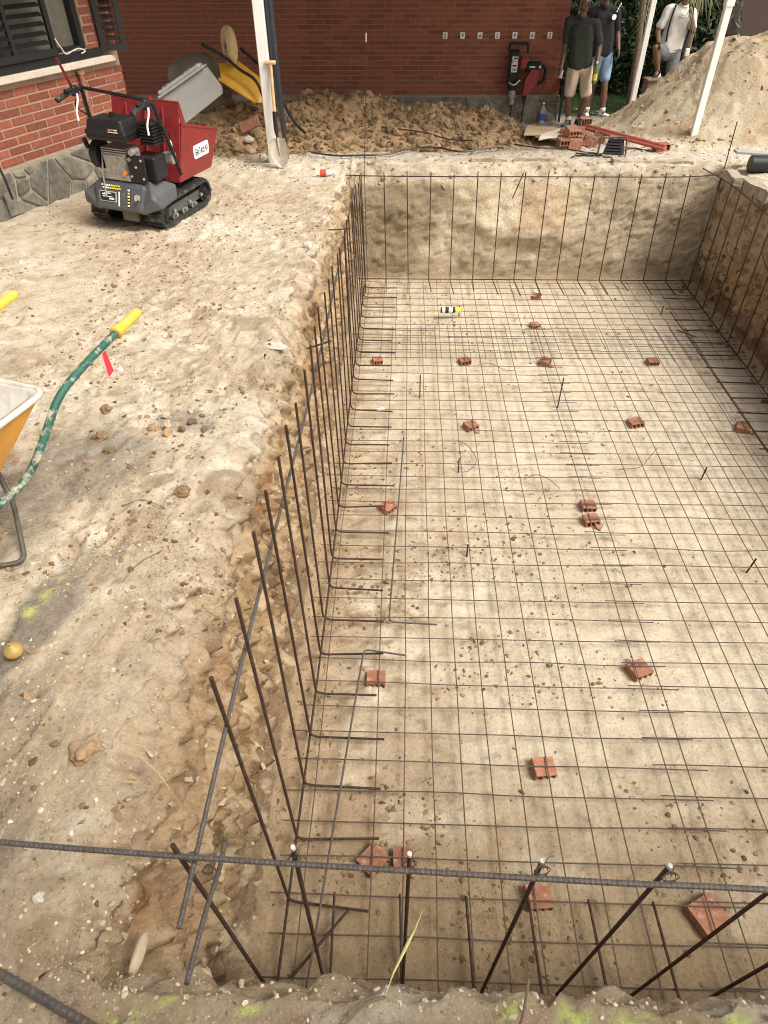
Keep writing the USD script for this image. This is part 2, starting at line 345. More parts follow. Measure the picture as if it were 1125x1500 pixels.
rough = sstep(.42, .62, fbm(P3 * .8, 3, 41))
ridge = 1 - np.abs(2 * fbm(P3 * 7, 4, 12) - 1)
relief = near * (.034 * (fbm(P3 * 3.1, 4, 7) - .5) + (.013 + .024 * rough) * (ridge - .75) + (.016 + .012 * rough) * (fbm(P3 * 17, 3, 15) - .5))
# raised crumbly lip along the pit
dl = np.where(gy < YT1, np.abs(gx - (XT0 - LW)), 9)
lip = near * .05 * np.exp(-(dl / .16) ** 2) * (fbm(P3 * 2.3, 3, 33) - .35)
relief += lip
relief[gx > 3.6] += (.03 * near * (fbm(P3 * 8, 4, 77) - .5))[gx > 3.6]
# shoe prints and the dumper's track marks pressed into the sand
rg = np.random.default_rng(17); press = np.zeros_like(gx)
ci = np.where((X > -3.6) & (X < -.8))[0]; cj = np.where((Y > .3) & (Y < 8.4))[0]; sl = np.ix_(ci, cj); sx_, sy_ = gx[sl], gy[sl]; pr = np.zeros_like(sx_)
for k in range(70):
    cx, cy, an = rg.uniform(-3.2, -.95), rg.uniform(1.0, 8.2), rg.normal(0, .7); m_ = (np.abs(sx_ - cx) < .25) & (np.abs(sy_ - cy) < .25)
    a_ = (sx_ - cx) * math.cos(an) - (sy_ - cy) * math.sin(an); b_ = (sx_ - cx) * math.sin(an) + (sy_ - cy) * math.cos(an)
    e = np.hypot(a_ / (.048 - .010 * np.sin(b_ * 14)), b_ / .14); pr += m_ * (-.014 * sstep(1.05, .8, e) + .007 * np.exp(-((e - 1.2) / .18) ** 2) + .004 * (e < 1) * np.sin(b_ * 150))
for k in range(2):
    for s_ in (-.285, .285):
        tt = sy_ - 6.0; xc = -2.45 + s_ + (.16 + .05 * k) * np.minimum(tt, 0) ** 2 * (.55 if k == 0 else .30) - .2 * k; d_ = np.abs(sx_ - xc)
        pr += (tt < 0) * (tt > -3.2) * .6 * (-.016 * sstep(.10, .08, d_) + .010 * sstep(.10, .085, d_) * (np.sin(sy_ * 75) > 0) + .008 * np.exp(-((d_ - .115) / .02) ** 2)) * sstep(.35, .55, fbm(np.stack([sx_ * 1.3, sy_ * 1.3, 0 * sx_ + k], -1), 3, 18))
press[sl] = pr; relief += press
ztop = G0 + relief
zfl = FLOOR + .004 * (fbm(P3 * 3, 3, 5) - .5)
gz = zfl * (1 - Wt) + ztop * Wt
# leaning walls: the near part of the left wall slopes back more
dx = np.zeros_like(gx); dy = np.zeros_like(gy)
nearL = 1 - sstep(.4, 3.6, gy)
facL = np.interp(gx, np.r_[xl[::-1]], np.r_[u[::-1]], left=1.25, right=0)
facL = facL * np.where(gx < xl[-1], np.exp((gx - xl[-1]) / .5), 1)
dx += facL * (-.06 - .10 * nearL + .15 * sstep(4, 7.5, gy)) * (gy > -.5)
# wall masks and rough faces
wall = np.clip(4 * Wt * (1 - Wt), 0, 1) ** .5
rim = np.exp(-((Wt - .97) / .06) ** 2) * (Wt < 1) + (Wt >= 1) * np.exp(-np.minimum(np.minimum(np.abs(gx - xl[-1]), np.abs(gx - xr[-1])), np.minimum(np.abs(gy - yf[-1]), np.abs(gy - yb[-1]))) / .05)
rim = rim * near
Q = np.stack([gx, gy, gz], -1)
n1 = fbm(Q * 2.6, 4, 51) - .5; n2 = fbm(Q * np.array([9, 9, 12]), 4, 52) - .5; n3 = fbm(Q * 26, 3, 53) - .5
strat = fbm(np.stack([Q[..., 0] * 1.2, Q[..., 1] * 1.2, Q[..., 2] * 16], -1), 3, 54) - .5
bk = gy > 7.6
scr = fbm(np.stack([Q[..., 0] * 1.6 + Q[..., 2] * 1.4, Q[..., 1], Q[..., 2] * 1.3 - Q[..., 0] * .8], -1) * 1.6, 4, 55) - .5
crag = 1 - np.abs(2 * fbm(Q * np.array([7, 7, 9]), 4, 56) - 1); crag2 = 1 - np.abs(2 * fbm(Q * 17, 3, 57) - 1)
push = (wall + .5 * rim) * (np.where(bk, .03, .13) * (crag - .75) + np.where(bk, .03, .07) * (crag2 - .75) + np.where(bk, .10, .18) * np.where(bk, scr, n1) + np.where(bk, .03, .13) * n2 + np.where(bk, .04, .10) * n3 + np.where(bk, 0, .05) * strat)
wxm = (WX[:, None] >= WY[None, :]) & (WX[:, None] < 1.0001) & (Wt > 0)
wym = ~wxm
dx += np.where(wxm, push * np.where(gx < 1, -1, 1), 0) * near
dy += np.where(wym, push * np.where(gy < 4, -1, 1) * np.where(gy > 6, 1.25, .7), 0) * near
gz = gz + .04 * rim * (fbm(Q * 5, 3, 61) - .5) + .03 * rim * (fbm(Q * 16, 3, 62) - .5)
# sand slipped down the middle of the back wall
bulge = np.exp(-((gx - 1.35) / .75) ** 2) * np.clip(1 - np.abs(WY[None, :] - .45) / .5, 0, 1) * (gy > 7)
dy -= bulge * (.10 + .30 * np.maximum(fbm(Q * np.array([2.6, 2.6, 3.4]), 3, 71) - .47, -.06))
# talus at the wall feet
foot = np.exp(-(Wt / .05)) * (Wt > 0)
gz += .05 * np.exp(-((Wt - .03) / .04) ** 2) * fbm(Q * 8, 3, 81)
# earth that crumbled onto the floor along the left side
spill = np.clip(1 - (gx - XT0) / .75, 0, 1) * (1 - sstep(1.5, 5.8, gy) * .8) * (Wt <= 0) * (gx > XT0 - .02) + np.clip(1 - (gy - YT0) / .35, 0, 1) * (Wt <= 0)
gz += spill * .035 * sstep(.45, .7, fbm(P3 * 4, 4, 91)) + spill * .012 * (fbm(P3 * 22, 3, 92) - .3) * (Wt <= 0)
VX, VY, VZ = gx + dx, gy + dy, gz + 0
pl = pile(VX, VY) * (Wt >= 1); VZ += pl
V = np.stack([VX, VY, VZ], -1)

# albedo
def mixc(a, b, t): return a * (1 - t[..., None]) + np.asarray(b) * t[..., None]
C = np.zeros(V.shape) + np.array([.50, .40, .28])
big = fbm(P3 * .55, 4, 101); med = fbm(P3 * 2.2, 5, 102); sm = fbm(P3 * 6.5, 5, 103)
C = mixc(C, (.41, .315, .21), .6 * sstep(.45, .62, med))
C = mixc(C, (.29, .205, .125), .75 * sstep(.58, .68, sm) * sstep(.38, .6, big))
C = mixc(C, (.54, .46, .35), .6 * sstep(.54, .62, fbm(P3 * 1.3, 4, 104)))
C = mixc(C, (.31, .225, .14), .7 * sstep(.60, .66, fbm(P3 * 15, 4, 105)) * (.35 + .65 * sstep(.4, .6, med)))
C = mixc(C, (.58, .50, .39), .6 * sstep(.60, .66, fbm(P3 * 13, 4, 106)))
def patch(cx, cy, rx, ry, seed, rot=0):
    a = math.radians(rot); X_, Y_ = gx - cx, gy - cy
    e = np.hypot((X_ * math.cos(a) + Y_ * math.sin(a)) / rx, (-X_ * math.sin(a) + Y_ * math.cos(a)) / ry)
    return 1 - sstep(.55, 1.05, e + .9 * (fbm(P3 * 6, 4, seed) - .5))
for cx, cy, rx, ry, rot, k in ((-1.42, 1.35, .16, .75, -12, .95), (-1.12, .62, .20, .5, -10, .9), (-1.25, 1.15, .16, .35, -20, .8), (-1.55, 2.6, .45, .3, 0, .6), (-1.12, 2.95, .22, .13, 0, .6), (-1.75, 2.15, .35, .35, 0, .55), (-1.15, 1.9, .05, .22, -8, .6)):
    C = mixc(C, (.19, .16, .125), k * patch(cx, cy, rx, ry, int(abs(cx * 90)) + 3, rot))
trod = sstep(3.8, 5.5, gy) * (gx < -.9) * (gy < 8)
C = mixc(C, (.38, .285, .19), .45 * trod * sstep(.4, .6, fbm(P3 * 1.7, 4, 131)))
# back strip: pale lime dust, darker earth under the heap
C = mixc(C, (.50, .44, .37), .55 * np.exp(-((gy - 8.45) / .22) ** 2) * (gx > -1.2))
C = mixc(C, (.235, .165, .10), sstep(8.75, 9.3, gy + .5 * (med - .5)) * (gx < 1.7) * .9)
C = mixc(C, (.27, .22, .17), sstep(9.6, 10.6, gy) * (gx >= 1.7) * (pl < .04))
C = mixc(C, (.028, .032, .016), sstep(11.9, 12.3, gy + .4 * (med - .5)) * (pl < .06))
pk = sstep(.03, .12, pl)
C = mixc(C, (.37, .285, .185), pk); C = mixc(C, (.34, .225, .125), pk * .7 * sstep(.5, .62, fbm(V * 1.7, 4, 111))); C = mixc(C, (.46, .38, .27), pk * .7 * sstep(.52, .62, fbm(V * 3.3, 4, 112)))
# pit walls
dep = np.clip(-VZ / 1.27, 0, 1); wm = ((Wt > .02) & (Wt < .995)).astype(float) * near
left, right, back, front = wxm & (gx < 1), wxm & (gx > 1), wym & (gy > 4), wym & (gy < 4)
st = fbm(np.stack([V[..., 0], V[..., 1] * .9, V[..., 2] * 5], -1) * 1.6, 5, 121); st2 = fbm(V * 7, 5, 122)
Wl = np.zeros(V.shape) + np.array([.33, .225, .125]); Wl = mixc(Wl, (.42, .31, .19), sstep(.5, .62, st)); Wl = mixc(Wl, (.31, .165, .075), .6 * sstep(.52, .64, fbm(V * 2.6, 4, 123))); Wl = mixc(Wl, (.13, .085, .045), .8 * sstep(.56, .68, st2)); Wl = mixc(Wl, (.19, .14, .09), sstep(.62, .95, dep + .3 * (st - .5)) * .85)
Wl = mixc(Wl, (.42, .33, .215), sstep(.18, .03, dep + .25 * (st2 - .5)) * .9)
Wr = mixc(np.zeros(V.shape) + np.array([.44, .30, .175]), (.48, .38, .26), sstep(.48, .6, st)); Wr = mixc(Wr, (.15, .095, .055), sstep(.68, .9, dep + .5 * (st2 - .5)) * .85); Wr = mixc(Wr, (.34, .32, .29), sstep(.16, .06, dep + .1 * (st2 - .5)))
Wb = mixc(np.zeros(V.shape) + np.array([.56, .48, .36]), (.42, .33, .22), .6 * sstep(.5, .62, st)); Wb = mixc(Wb, (.42, .26, .14), .5 * sstep(.55, .66, fbm(V * 1.9, 4, 124)) * (dep < .5))
left_shade = sstep(.85, .45, gx + .55 * dep - .25 * (st - .5)) ; Wb = mixc(Wb, (.24, .195, .13), .8 * left_shade * sstep(.1, .2, dep)); Wb = mixc(Wb, (.36, .30, .22), .7 * sstep(1.9, 2.7, gx + .5 * dep)); Wb = mixc(Wb, (.25, .18, .11), .6 * sstep(.74, .92, dep + .3 * (st2 - .5)))  # left of the back wall darkened: its partial shadow is painted in
wmix = sstep(.995, .80, Wt + .25 * (sm - .5)) * (Wt < .9999)
stc = fbm(V * 13, 4, 125); Wl = mixc(Wl, (.17, .115, .065), .75 * sstep(.57, .64, stc)); Wl = mixc(Wl, (.50, .40, .27), .7 * sstep(.58, .64, fbm(V * 11, 4, 126))); Wr = mixc(Wr, (.17, .11, .06), .6 * sstep(.58, .65, stc))
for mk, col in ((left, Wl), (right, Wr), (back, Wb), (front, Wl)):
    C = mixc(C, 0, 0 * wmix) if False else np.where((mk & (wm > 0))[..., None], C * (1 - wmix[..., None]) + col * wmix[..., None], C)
top = sstep(.9, 1.0, Wt) * (wm > 0)
# soil near the left rim, orange earth by the near corner
C = mixc(C, (.38, .275, .175), .6 * sstep(.62, .45, np.abs(gx + .80)) * (gy < 2.2) * (gx < -.5) * sstep(2.2, .9, gy) * sstep(.4, .6, sm + .15) * (Wt > .5))
# front rim: brown earth, old concrete and sprayed marks
fr = (gy < YT0) * (Wt > .7) * (gy > -.6)
C = mixc(C, (.36, .265, .17), .9 * fr * (gx > -.7)); C = mixc(C, (.27, .185, .11), .7 * fr * sstep(.5, .6, med) * (gx > -.8)); C = mixc(C, (.44, .38, .29), .5 * fr * sstep(.52, .6, fbm(P3 * 3.1, 4, 141)) * (gx > -.2))
def spray(cx, cy, r, seed): return sstep(.53, .57, fbm(P3 * 48, 2, seed)) * np.exp(-(((gx - cx) / (r * .8)) ** 2 + ((gy - cy) / .022) ** 2))
for i, (cx, cy, r) in enumerate(((-.36, .40, .035), (.60, .39, .06), (.72, .37, .05), (.45, .40, .04), (.93, .36, .04), (-.02, .41, .02), (.83, .40, .05), (-.55, .40, .03), (-.62, .37, .025), (.3, .40, .03))):
    C = mixc(C, (.50, .56, .13), np.clip(1.2 * spray(cx, cy, r, 150 + i), 0, .95))
C = mixc(C, (.52, .54, .14), .75 * sstep(.48, .55, fbm(P3 * 22, 3, 171)) * np.exp(-((gx + 1.40 - .28 * (gy - 1.62)) / .03) ** 2 - ((gy - 1.66) / .14) ** 2))
# pit floor: pale blinding, crumbs and stains denser to the left and front
F_ = np.zeros(V.shape) + np.array([.50, .43, .335]); fm = fbm(P3 * 1.4, 5, 181); fs = fbm(P3 * 5, 5, 182); ff = fbm(P3 * 15, 4, 183)
F_ = mixc(F_, (.43, .36, .27), .8 * sstep(.42, .62, fm)); F_ = mixc(F_, (.51, .45, .36), .5 * sstep(.52, .64, fbm(P3 * 2.4, 4, 184)))
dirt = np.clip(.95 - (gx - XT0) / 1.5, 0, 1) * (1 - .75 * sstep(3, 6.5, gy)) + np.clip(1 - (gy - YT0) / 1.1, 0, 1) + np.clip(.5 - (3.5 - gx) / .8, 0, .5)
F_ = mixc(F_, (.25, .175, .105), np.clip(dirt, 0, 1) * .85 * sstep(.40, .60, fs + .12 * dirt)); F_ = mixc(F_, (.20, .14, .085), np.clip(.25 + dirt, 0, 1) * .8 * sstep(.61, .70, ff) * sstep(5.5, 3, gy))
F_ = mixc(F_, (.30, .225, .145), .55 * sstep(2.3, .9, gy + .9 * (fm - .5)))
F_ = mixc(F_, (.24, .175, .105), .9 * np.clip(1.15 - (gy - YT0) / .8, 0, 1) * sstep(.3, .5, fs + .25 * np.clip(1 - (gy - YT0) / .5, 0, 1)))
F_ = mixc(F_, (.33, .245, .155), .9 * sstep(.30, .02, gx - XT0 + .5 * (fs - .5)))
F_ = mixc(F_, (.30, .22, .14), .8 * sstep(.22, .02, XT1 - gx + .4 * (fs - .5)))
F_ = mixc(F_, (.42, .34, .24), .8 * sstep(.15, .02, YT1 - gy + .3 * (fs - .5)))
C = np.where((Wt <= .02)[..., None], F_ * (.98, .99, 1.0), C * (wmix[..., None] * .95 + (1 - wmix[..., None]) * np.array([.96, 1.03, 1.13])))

ni, nj = gx.shape
idx = np.arange(ni * nj).reshape(ni, nj)
q = np.stack([idx[:-1, :-1], idx[1:, :-1], idx[1:, 1:], idx[:-1, 1:]], -1).reshape(-1, 4)
Vf, Cf = V.reshape(-1, 3), np.clip(C.reshape(-1, 3), .01, .8)
tri = np.vstack([q[:, [0, 1, 2]], q[:, [0, 2, 3]]])
fn = np.cross(Vf[tri[:, 1]] - Vf[tri[:, 0]], Vf[tri[:, 2]] - Vf[tri[:, 0]]); N = np.zeros_like(Vf)
for k in range(3): np.add.at(N, tri[:, k], fn)
N /= np.linalg.norm(N, axis=1, keepdims=True) + 1e-12
wq = Wt.ravel()[q]; pq = pl.ravel()[q].max(1)
isfloor = wq.max(1) <= .0; ispile = (pq > .03) & ~isfloor; iswall = ~isfloor & ((wq + .30 * (sm.ravel()[q] - .5)).mean(1) < .93) & (wq.min(1) < .9999) & ~ispile
def sheet(name, mask, mat, label=None, cat=None, kind='structure'):
    qq = q[mask]; t = np.vstack([qq[:, [0, 1, 2]], qq[:, [0, 2, 3]]]); used, inv = np.unique(t, return_inverse=True)
    m = usdkit.mesh(stage, numbered('/World', name), (Vf[used], inv.reshape(-1, 3)), M[mat])
    m.CreateNormalsAttr(Vt.Vec3fArray.FromNumpy(N[used].astype(np.float32))); m.SetNormalsInterpolation('vertex')
    UsdGeom.PrimvarsAPI(m).CreatePrimvar('tint', Sdf.ValueTypeNames.Color3fArray, 'vertex').Set(Vt.Vec3fArray.FromNumpy(Cf[used].astype(np.float32)))
    tag(m.GetPrim(), label, cat, None, kind)
sheet('ground', ~isfloor & ~iswall & ~ispile, 'soil', 'trampled sandy building-site ground around the excavated pit')
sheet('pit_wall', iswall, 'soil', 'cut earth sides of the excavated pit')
sheet('pit_floor', isfloor, 'cast_floor', 'pale flat floor of the excavated pit under the steel mesh')
sheet('sand_pile', ispile, 'soil', 'big heap of excavated sand on the right behind the pit', 'sand heap', None)
_tree = cKDTree(Vf[:, :2]); _topmask = Wt.ravel() >= .999
_tt = cKDTree(Vf[_topmask][:, :2]); _tz = Vf[_topmask][:, 2]
def gzat(x, y): return float(_tz[_tt.query([x, y], k=3)[1]].mean())

def scatter(name, label, cat, pos, nrm, sizes, mat, seeds, flat=.7, parent=None, sub=1):
    path = numbered(parent or '/World', name)
    pi = UsdGeom.PointInstancer.Define(stage, path); protos = []
    for s in seeds:
        pp = f'{path}/piece_{s:03d}'; put(pp, chip(s, 13, flat), mat, False); protos.append(pp)
    pi.CreatePrototypesRel().SetTargets([Sdf.Path(p) for p in protos])
    n = len(pos); rg = np.random.default_rng(len(pos) + seeds[0])
    pi.CreateProtoIndicesAttr(Vt.IntArray.FromNumpy(rg.integers(0, len(seeds), n).astype(np.int32)))
    pi.CreatePositionsAttr(Vt.Vec3fArray.FromNumpy(pos.astype(np.float32)))
    an = rg.uniform(0, 2 * np.pi, n); tl = rg.uniform(-.5, .5, n)
    h = np.stack([np.cos(an / 2) * np.cos(tl / 2), np.cos(an / 2) * np.sin(tl / 2), np.sin(an / 2) * np.sin(tl / 2), np.sin(an / 2) * np.cos(tl / 2)], 1)
    pi.CreateOrientationsAttr(Vt.QuathArray([Gf.Quath(float(a), float(b), float(c), float(d)) for a, b, c, d in h]))
    sc = sizes[:, None] * rg.uniform(.75, 1.3, (n, 3)); pi.CreateScalesAttr(Vt.Vec3fArray.FromNumpy(sc.astype(np.float32)))
    tag(pi.GetPrim(), label, cat, None, 'stuff'); return path
def sample(mask_fn, n, seed):
    rg = np.random.default_rng(seed); c = Vf[tri].mean(1); ar = np.linalg.norm(fn, axis=1) / 2; ar = np.minimum(ar, .02)
    wgt = ar * mask_fn(c); wgt /= wgt.sum(); k = rg.choice(len(tri), n, p=wgt); a, b = rg.random((2, n)); sw = a + b > 1; a[sw], b[sw] = 1 - a[sw], 1 - b[sw]
    P = Vf[tri[k]]; return P[:, 0] + a[:, None] * (P[:, 1] - P[:, 0]) + b[:, None] * (P[:, 2] - P[:, 0])
def sizes(n, lo, hi, seed, p=2.6): return lo + (hi - lo) * np.random.default_rng(seed).random(n) ** p
onleft = lambda c: ((c[:, 0] < -.5) & (c[:, 0] > -3.4) & (c[:, 1] > .1) & (c[:, 1] < 8.6) & (c[:, 2] > -.2)) * (.25 + 1.6 * sstep(.45, .65, fbm(c * np.array([1.6, 1.6, 0]), 3, 201))) * np.where(c[:, 1] < 2.2, 2.2, 1.0)
p_ = sample(onleft, 16000, 1); scatter('ground_gravel', 'small pale and tan stones strewn over the sandy ground left of the pit', 'gravel', p_, None, sizes(16000, .0022, .0105, 2, 3.2), 'crumb_sand', [1, 2, 3, 4])
p_ = sample(lambda c: onleft(c) * np.where((c[:, 1] < 1.7), 3.0, 1.0), 9000, 17); scatter('white_grit', 'whitish grit and gravel over the ground left of the pit', 'gravel', p_, None, sizes(9000, .002, .011, 18, 4), 'crumb_pale', [91, 92, 93])
p_ = sample(onleft, 8000, 3); scatter('ground_crumbs', 'brown earth crumbs strewn over the sandy ground left of the pit', 'earth crumbs', p_, None, sizes(8000, .0028, .020, 4, 5), 'crumb_brown', [11, 12, 13, 14])
onfloor = lambda c: ((c[:, 2] < -1.2) & (np.abs(c[:, 2] - FLOOR) < .07) & (c[:, 0] > -.6) & (c[:, 0] < 3.5)) * (.10 + 2.2 * np.clip(1 - (c[:, 0] + .6) / 2.6, 0, 1) * (1 - .8 * sstep(2.5, 6, c[:, 1])) + 1.2 * np.clip(1 - (c[:, 1] - .6) / 1.2, 0, 1)) * (.15 + 2.6 * sstep(.5, .60, fbm(c * np.array([2.2, 2.2, 0]), 3, 205)))
p_ = sample(onfloor, 6500, 5); scatter('floor_crumbs', 'brown earth crumbs fallen on the pale pit floor', 'earth crumbs', p_, None, sizes(6500, .0025, .016, 6, 4.4), 'crumb_brown', [21, 22, 23])
onwall = lambda c: ((c[:, 2] < -.03) & (c[:, 2] > -1.24) & (c[:, 0] < -.4) & (c[:, 1] > .3)).astype(float)
p_ = sample(onwall, 7000, 7); scatter('wall_stones', 'stones and lumps sticking out of the left pit wall', 'stones', p_, None, sizes(7000, .004, .026, 8, 3.5), 'crumb_sand', [31, 32, 33])
onright = lambda c: ((c[:, 1] < 8.0) & (c[:, 1] > 2.5) & (c[:, 0] > 3.3) & (c[:, 0] < 3.75) & (c[:, 2] < -.6)).astype(float)
p_ = sample(onright, 900, 9); scatter('right_wall_stones', 'dark lumps at the foot of the right pit wall', 'stones', p_, None, sizes(900, .008, .04, 10, 3), 'crumb_brown', [41, 42, 43])
onfront = lambda c: ((c[:, 1] < .72) & (c[:, 1] > .15) & (c[:, 0] > -.9) & (c[:, 0] < 1.3) & (c[:, 2] > -.25)).astype(float)
p_ = sample(onfront, 2600, 11); scatter('front_edge_gravel', 'gravel and crumbs along the near edge of the pit', 'gravel', p_, None, sizes(2600, .0018, .009, 12, 4), 'crumb_pale', [51, 52, 53])
onpile = lambda c: ((pile(c[:, 0], c[:, 1]) > .05) & (c[:, 0] > 2)).astype(float) * (c[:, 1] < 11.5)
p_ = sample(onpile, 1500, 13); scatter('pile_lumps', 'sandy lumps lying over the big sand heap', 'lumps', p_, None, sizes(1500, .005, .038, 14, 5), 'crumb_sand', [61, 62, 63])
onback = lambda c: ((c[:, 1] > 8.1) & (c[:, 1] < 9.6) & (c[:, 0] > -2.6) & (c[:, 0] < 4.5) & (c[:, 2] > -.3) & (pile(c[:, 0], c[:, 1]) < .1)).astype(float)
p_ = sample(onback, 2200, 15); scatter('back_edge_rubble', 'rubble and stones along the far edge of the pit', 'rubble', p_, None, sizes(2200, .004, .032, 16, 4), 'crumb_sand', [71, 72, 73])

# ------------------------------------------------------------------ brown earth heap along the back wall
def heap_h(x, y):
    hx = np.interp(x, [-3.2, -2.7, -2.2, -1.6, -1.1, -.4, 0.1, .6, 1.0, 1.4, 1.7], [.0, .34, .46, .42, .48, .46, .42, .40, .36, .20, 0])
    yc = np.interp(x, [-3, -1, 1.5], [9.35, 9.6, 9.75])
    h = hx * np.exp(-((y - yc) / np.where(y < yc, .62, .8)) ** 2) * (1 + .6 * (fbm(np.stack([x * 2.4, y * 2.4, 0 * x], -1), 3, 221) - .5))
    return h
hx_, hy_ = np.meshgrid(np.linspace(-3.2, 1.75, 120), np.linspace(8.0, 11.3, 90), indexing='ij')
hz_ = ground_base(hx_, hy_) - .03 + heap_h(hx_, hy_) + .05 * np.minimum(1, heap_h(hx_, hy_) / .1) * (fbm(np.stack([hx_ * 11, hy_ * 11, 0 * hx_], -1), 3, 222) - .5)
hi = np.arange(hx_.size).reshape(hx_.shape); hq = np.stack([hi[:-1, :-1], hi[1:, :-1], hi[1:, 1:], hi[:-1, 1:]], -1).reshape(-1, 4)
HV = np.stack([hx_, hy_, hz_], -1).reshape(-1, 3); keep = heap_h(HV[:, 0], HV[:, 1])[hq].max(1) > .02; hq = hq[keep]
earth_heap = Thing('earth_heap', 'long heap of brown clods dumped along the foot of the back brick wall', 'earth heap', (-.6, 9.5, -.1))
hm = trimesh.Trimesh(HV, np.vstack([hq[:, [0, 1, 2]], hq[:, [0, 2, 3]]]), process=False); hm.remove_unreferenced_vertices()
earth_heap.part('mound', hm, 'clod', True)
rg = np.random.default_rng(31); pts = []
while len(pts) < 4600:
    x, y = rg.uniform(-3.1, 1.7), rg.uniform(8.1, 10.4)
    h = float(heap_h(np.array(x), np.array(y)))
    if h > .03: pts.append((x, y, float(ground_base(np.array(x), np.array(y))) - .03 + h))
pts = np.array(pts)
for i in range(220):
    x, y, z = pts[i]; s = rg.uniform(.035, .085)
    earth_heap.part('clod', T(A(chip(300 + i % 9, 16, .8), np.diag([s, s * rg.uniform(.7, 1.2), s * rg.uniform(.7, 1.1), 1])), (x, y, z + s * .25), rg.uniform(-40, 40), rg.uniform(-40, 40), rg.uniform(0, 360)), 'clod')
scatter('clods', None, None, pts[220:] - earth_heap.base, None, sizes(len(pts) - 220, .014, .05, 33, 2.0), 'clod', [81, 82, 83, 84], .8, earth_heap.path)
# ------------------------------------------------------------------ steel in the pit: welded mesh sheets
MZ = -1.2
def wavy(p0, p1, seed, amp=.006, step=.16, sag=.010):
    n = max(3, int(np.linalg.norm(np.subtract(p1, p0)) / step)); t = np.linspace(0, 1, n); p = np.outer(1 - t, p0) + np.outer(t, p1)
    q = p * 2.1 + seed * 3.17
    o = np.stack([noise(q, seed), noise(q + 50, seed), noise(q + 90, seed)], 1) - .5
    o[:, 2] *= sag / amp; p = p + 2 * amp * o * np.array([1, 1, 1]); return p
TIE = []
def mesh_sheet(label, xs, ys, x0, x1, y0, y1, seed, zoff=0.0):
    t = Thing('reinforcing_mesh', label, 'steel mesh', ((x0 + x1) / 2, (y0 + y1) / 2, MZ), group='welded steel mesh sheets on the pit floor')
    k = seed
    for x in xs:
        k += 1; t.part('long_bar', tube(wavy((x, y0, MZ + zoff), (x + .012 * math.sin(k), y1, MZ + zoff), k), .0033, 5), 'mesh_wire')
    for y in ys:
        k += 1; j = .012 * math.sin(k * 2.3)
        t.part('cross_bar', tube(wavy((x0 + j, y, MZ + zoff + .007), (x1 + j, y + .008 * math.cos(k * 1.7), MZ + zoff + .007), k), .0033, 5), 'mesh_wire')
    return t
ROWS = [.731 + .1567 * i for i in range(38)]
XA = [-.405, -.108, .039, .186, .332, .478, .624, .772, .924, 1.077, 1.368]
XB = [1.483, 1.76, 1.913, 2.067, 2.22, 2.373, 2.53, 2.68, 2.83, 2.98, 3.27]
XC = [-.42, -.221, -.072, .08, .232, .38, .53, .674, .82, .97, 1.121, 1.255, 1.402, 1.57, 1.73, 1.885, 2.039, 2.2, 2.355, 2.5, 2.66, 2.819, 2.98, 3.13, 3.3]
sA = mesh_sheet('rusty welded steel mesh sheet covering the near left half of the pit floor', XA, ROWS, -.54, 1.56, .70, 6.62, 10)
sB = mesh_sheet('rusty welded steel mesh sheet covering the right half of the pit floor', XB, [y + .012 for y in ROWS], 1.30, 3.42, .74, 6.60, 210, .004)
sC = mesh_sheet('rusty welded steel mesh sheet across the far end of the pit floor', XC, [5.98 + .1567 * i for i in range(12)], -.50, 3.40, 5.86, 7.80, 410, .015)
rg = np.random.default_rng(77); wires = []
for i, y in enumerate(ROWS):
    if i % 1 == 0:
        for x in ((1.40, 1.49)[i % 2],):
            a = rg.uniform(0, 6.28); c = np.array([x, y + .006, MZ + .012])
            wires.append(tube([c + .012 * np.array([math.cos(q + a), math.sin(q + a), .4 * math.sin(2 * q)]) for q in np.linspace(0, 5.5, 9)] + [c + np.array([.03 * math.cos(a), .03 * math.sin(a), .02])], .0011, 4))
for i in range(46):
    x = rg.choice(XA[1:] + XB[1:]); y = rg.choice(ROWS[2:34]); a = rg.uniform(0, 6.28); c = np.array([x, y, MZ + .012]); L = rg.uniform(.015, .05)
    wires.append(tube([c + .008 * np.array([math.cos(q + a), math.sin(q + a), 0]) for q in np.linspace(0, 5, 6)] + [c + L * np.array([math.cos(a), math.sin(a), .5])], .0011, 4))
sA.part('tie_wire', cat_(wires), 'mesh_wire', kind='stuff')
# loose curls of wire and thin rods on the mesh
for pts_, lab in ((((.46, 4.48, -1.18), (.54, 4.40, -1.17), (.60, 4.22, -1.18), (.53, 4.08, -1.18), (.45, 4.06, -1.18)), 'thin curl of tie wire lying on the mesh left of the middle'),
                  (((.95, 3.98, -1.18), (1.03, 4.00, -1.15), (1.12, 3.94, -1.14), (1.2, 3.86, -1.17)), 'bent piece of rod arching over the mesh near the middle'),
                  (((.72, 5.72, -1.17), (.85, 5.74, -1.16), (.97, 5.64, -1.17), (1.08, 5.62, -1.17)), 'bent wire snaking between two brick spacers in the far half'),
                  (((1.70, 4.12, -1.18), (1.87, 4.14, -1.17), (1.96, 4.24, -1.16), (2.05, 4.34, -1.13)), 'frayed wire ends twisted on the mesh right of the middle')):
    single('loose_wire', tube(spline(pts_, 8), .0028, 5), 'mesh_wire', lab, 'wire')
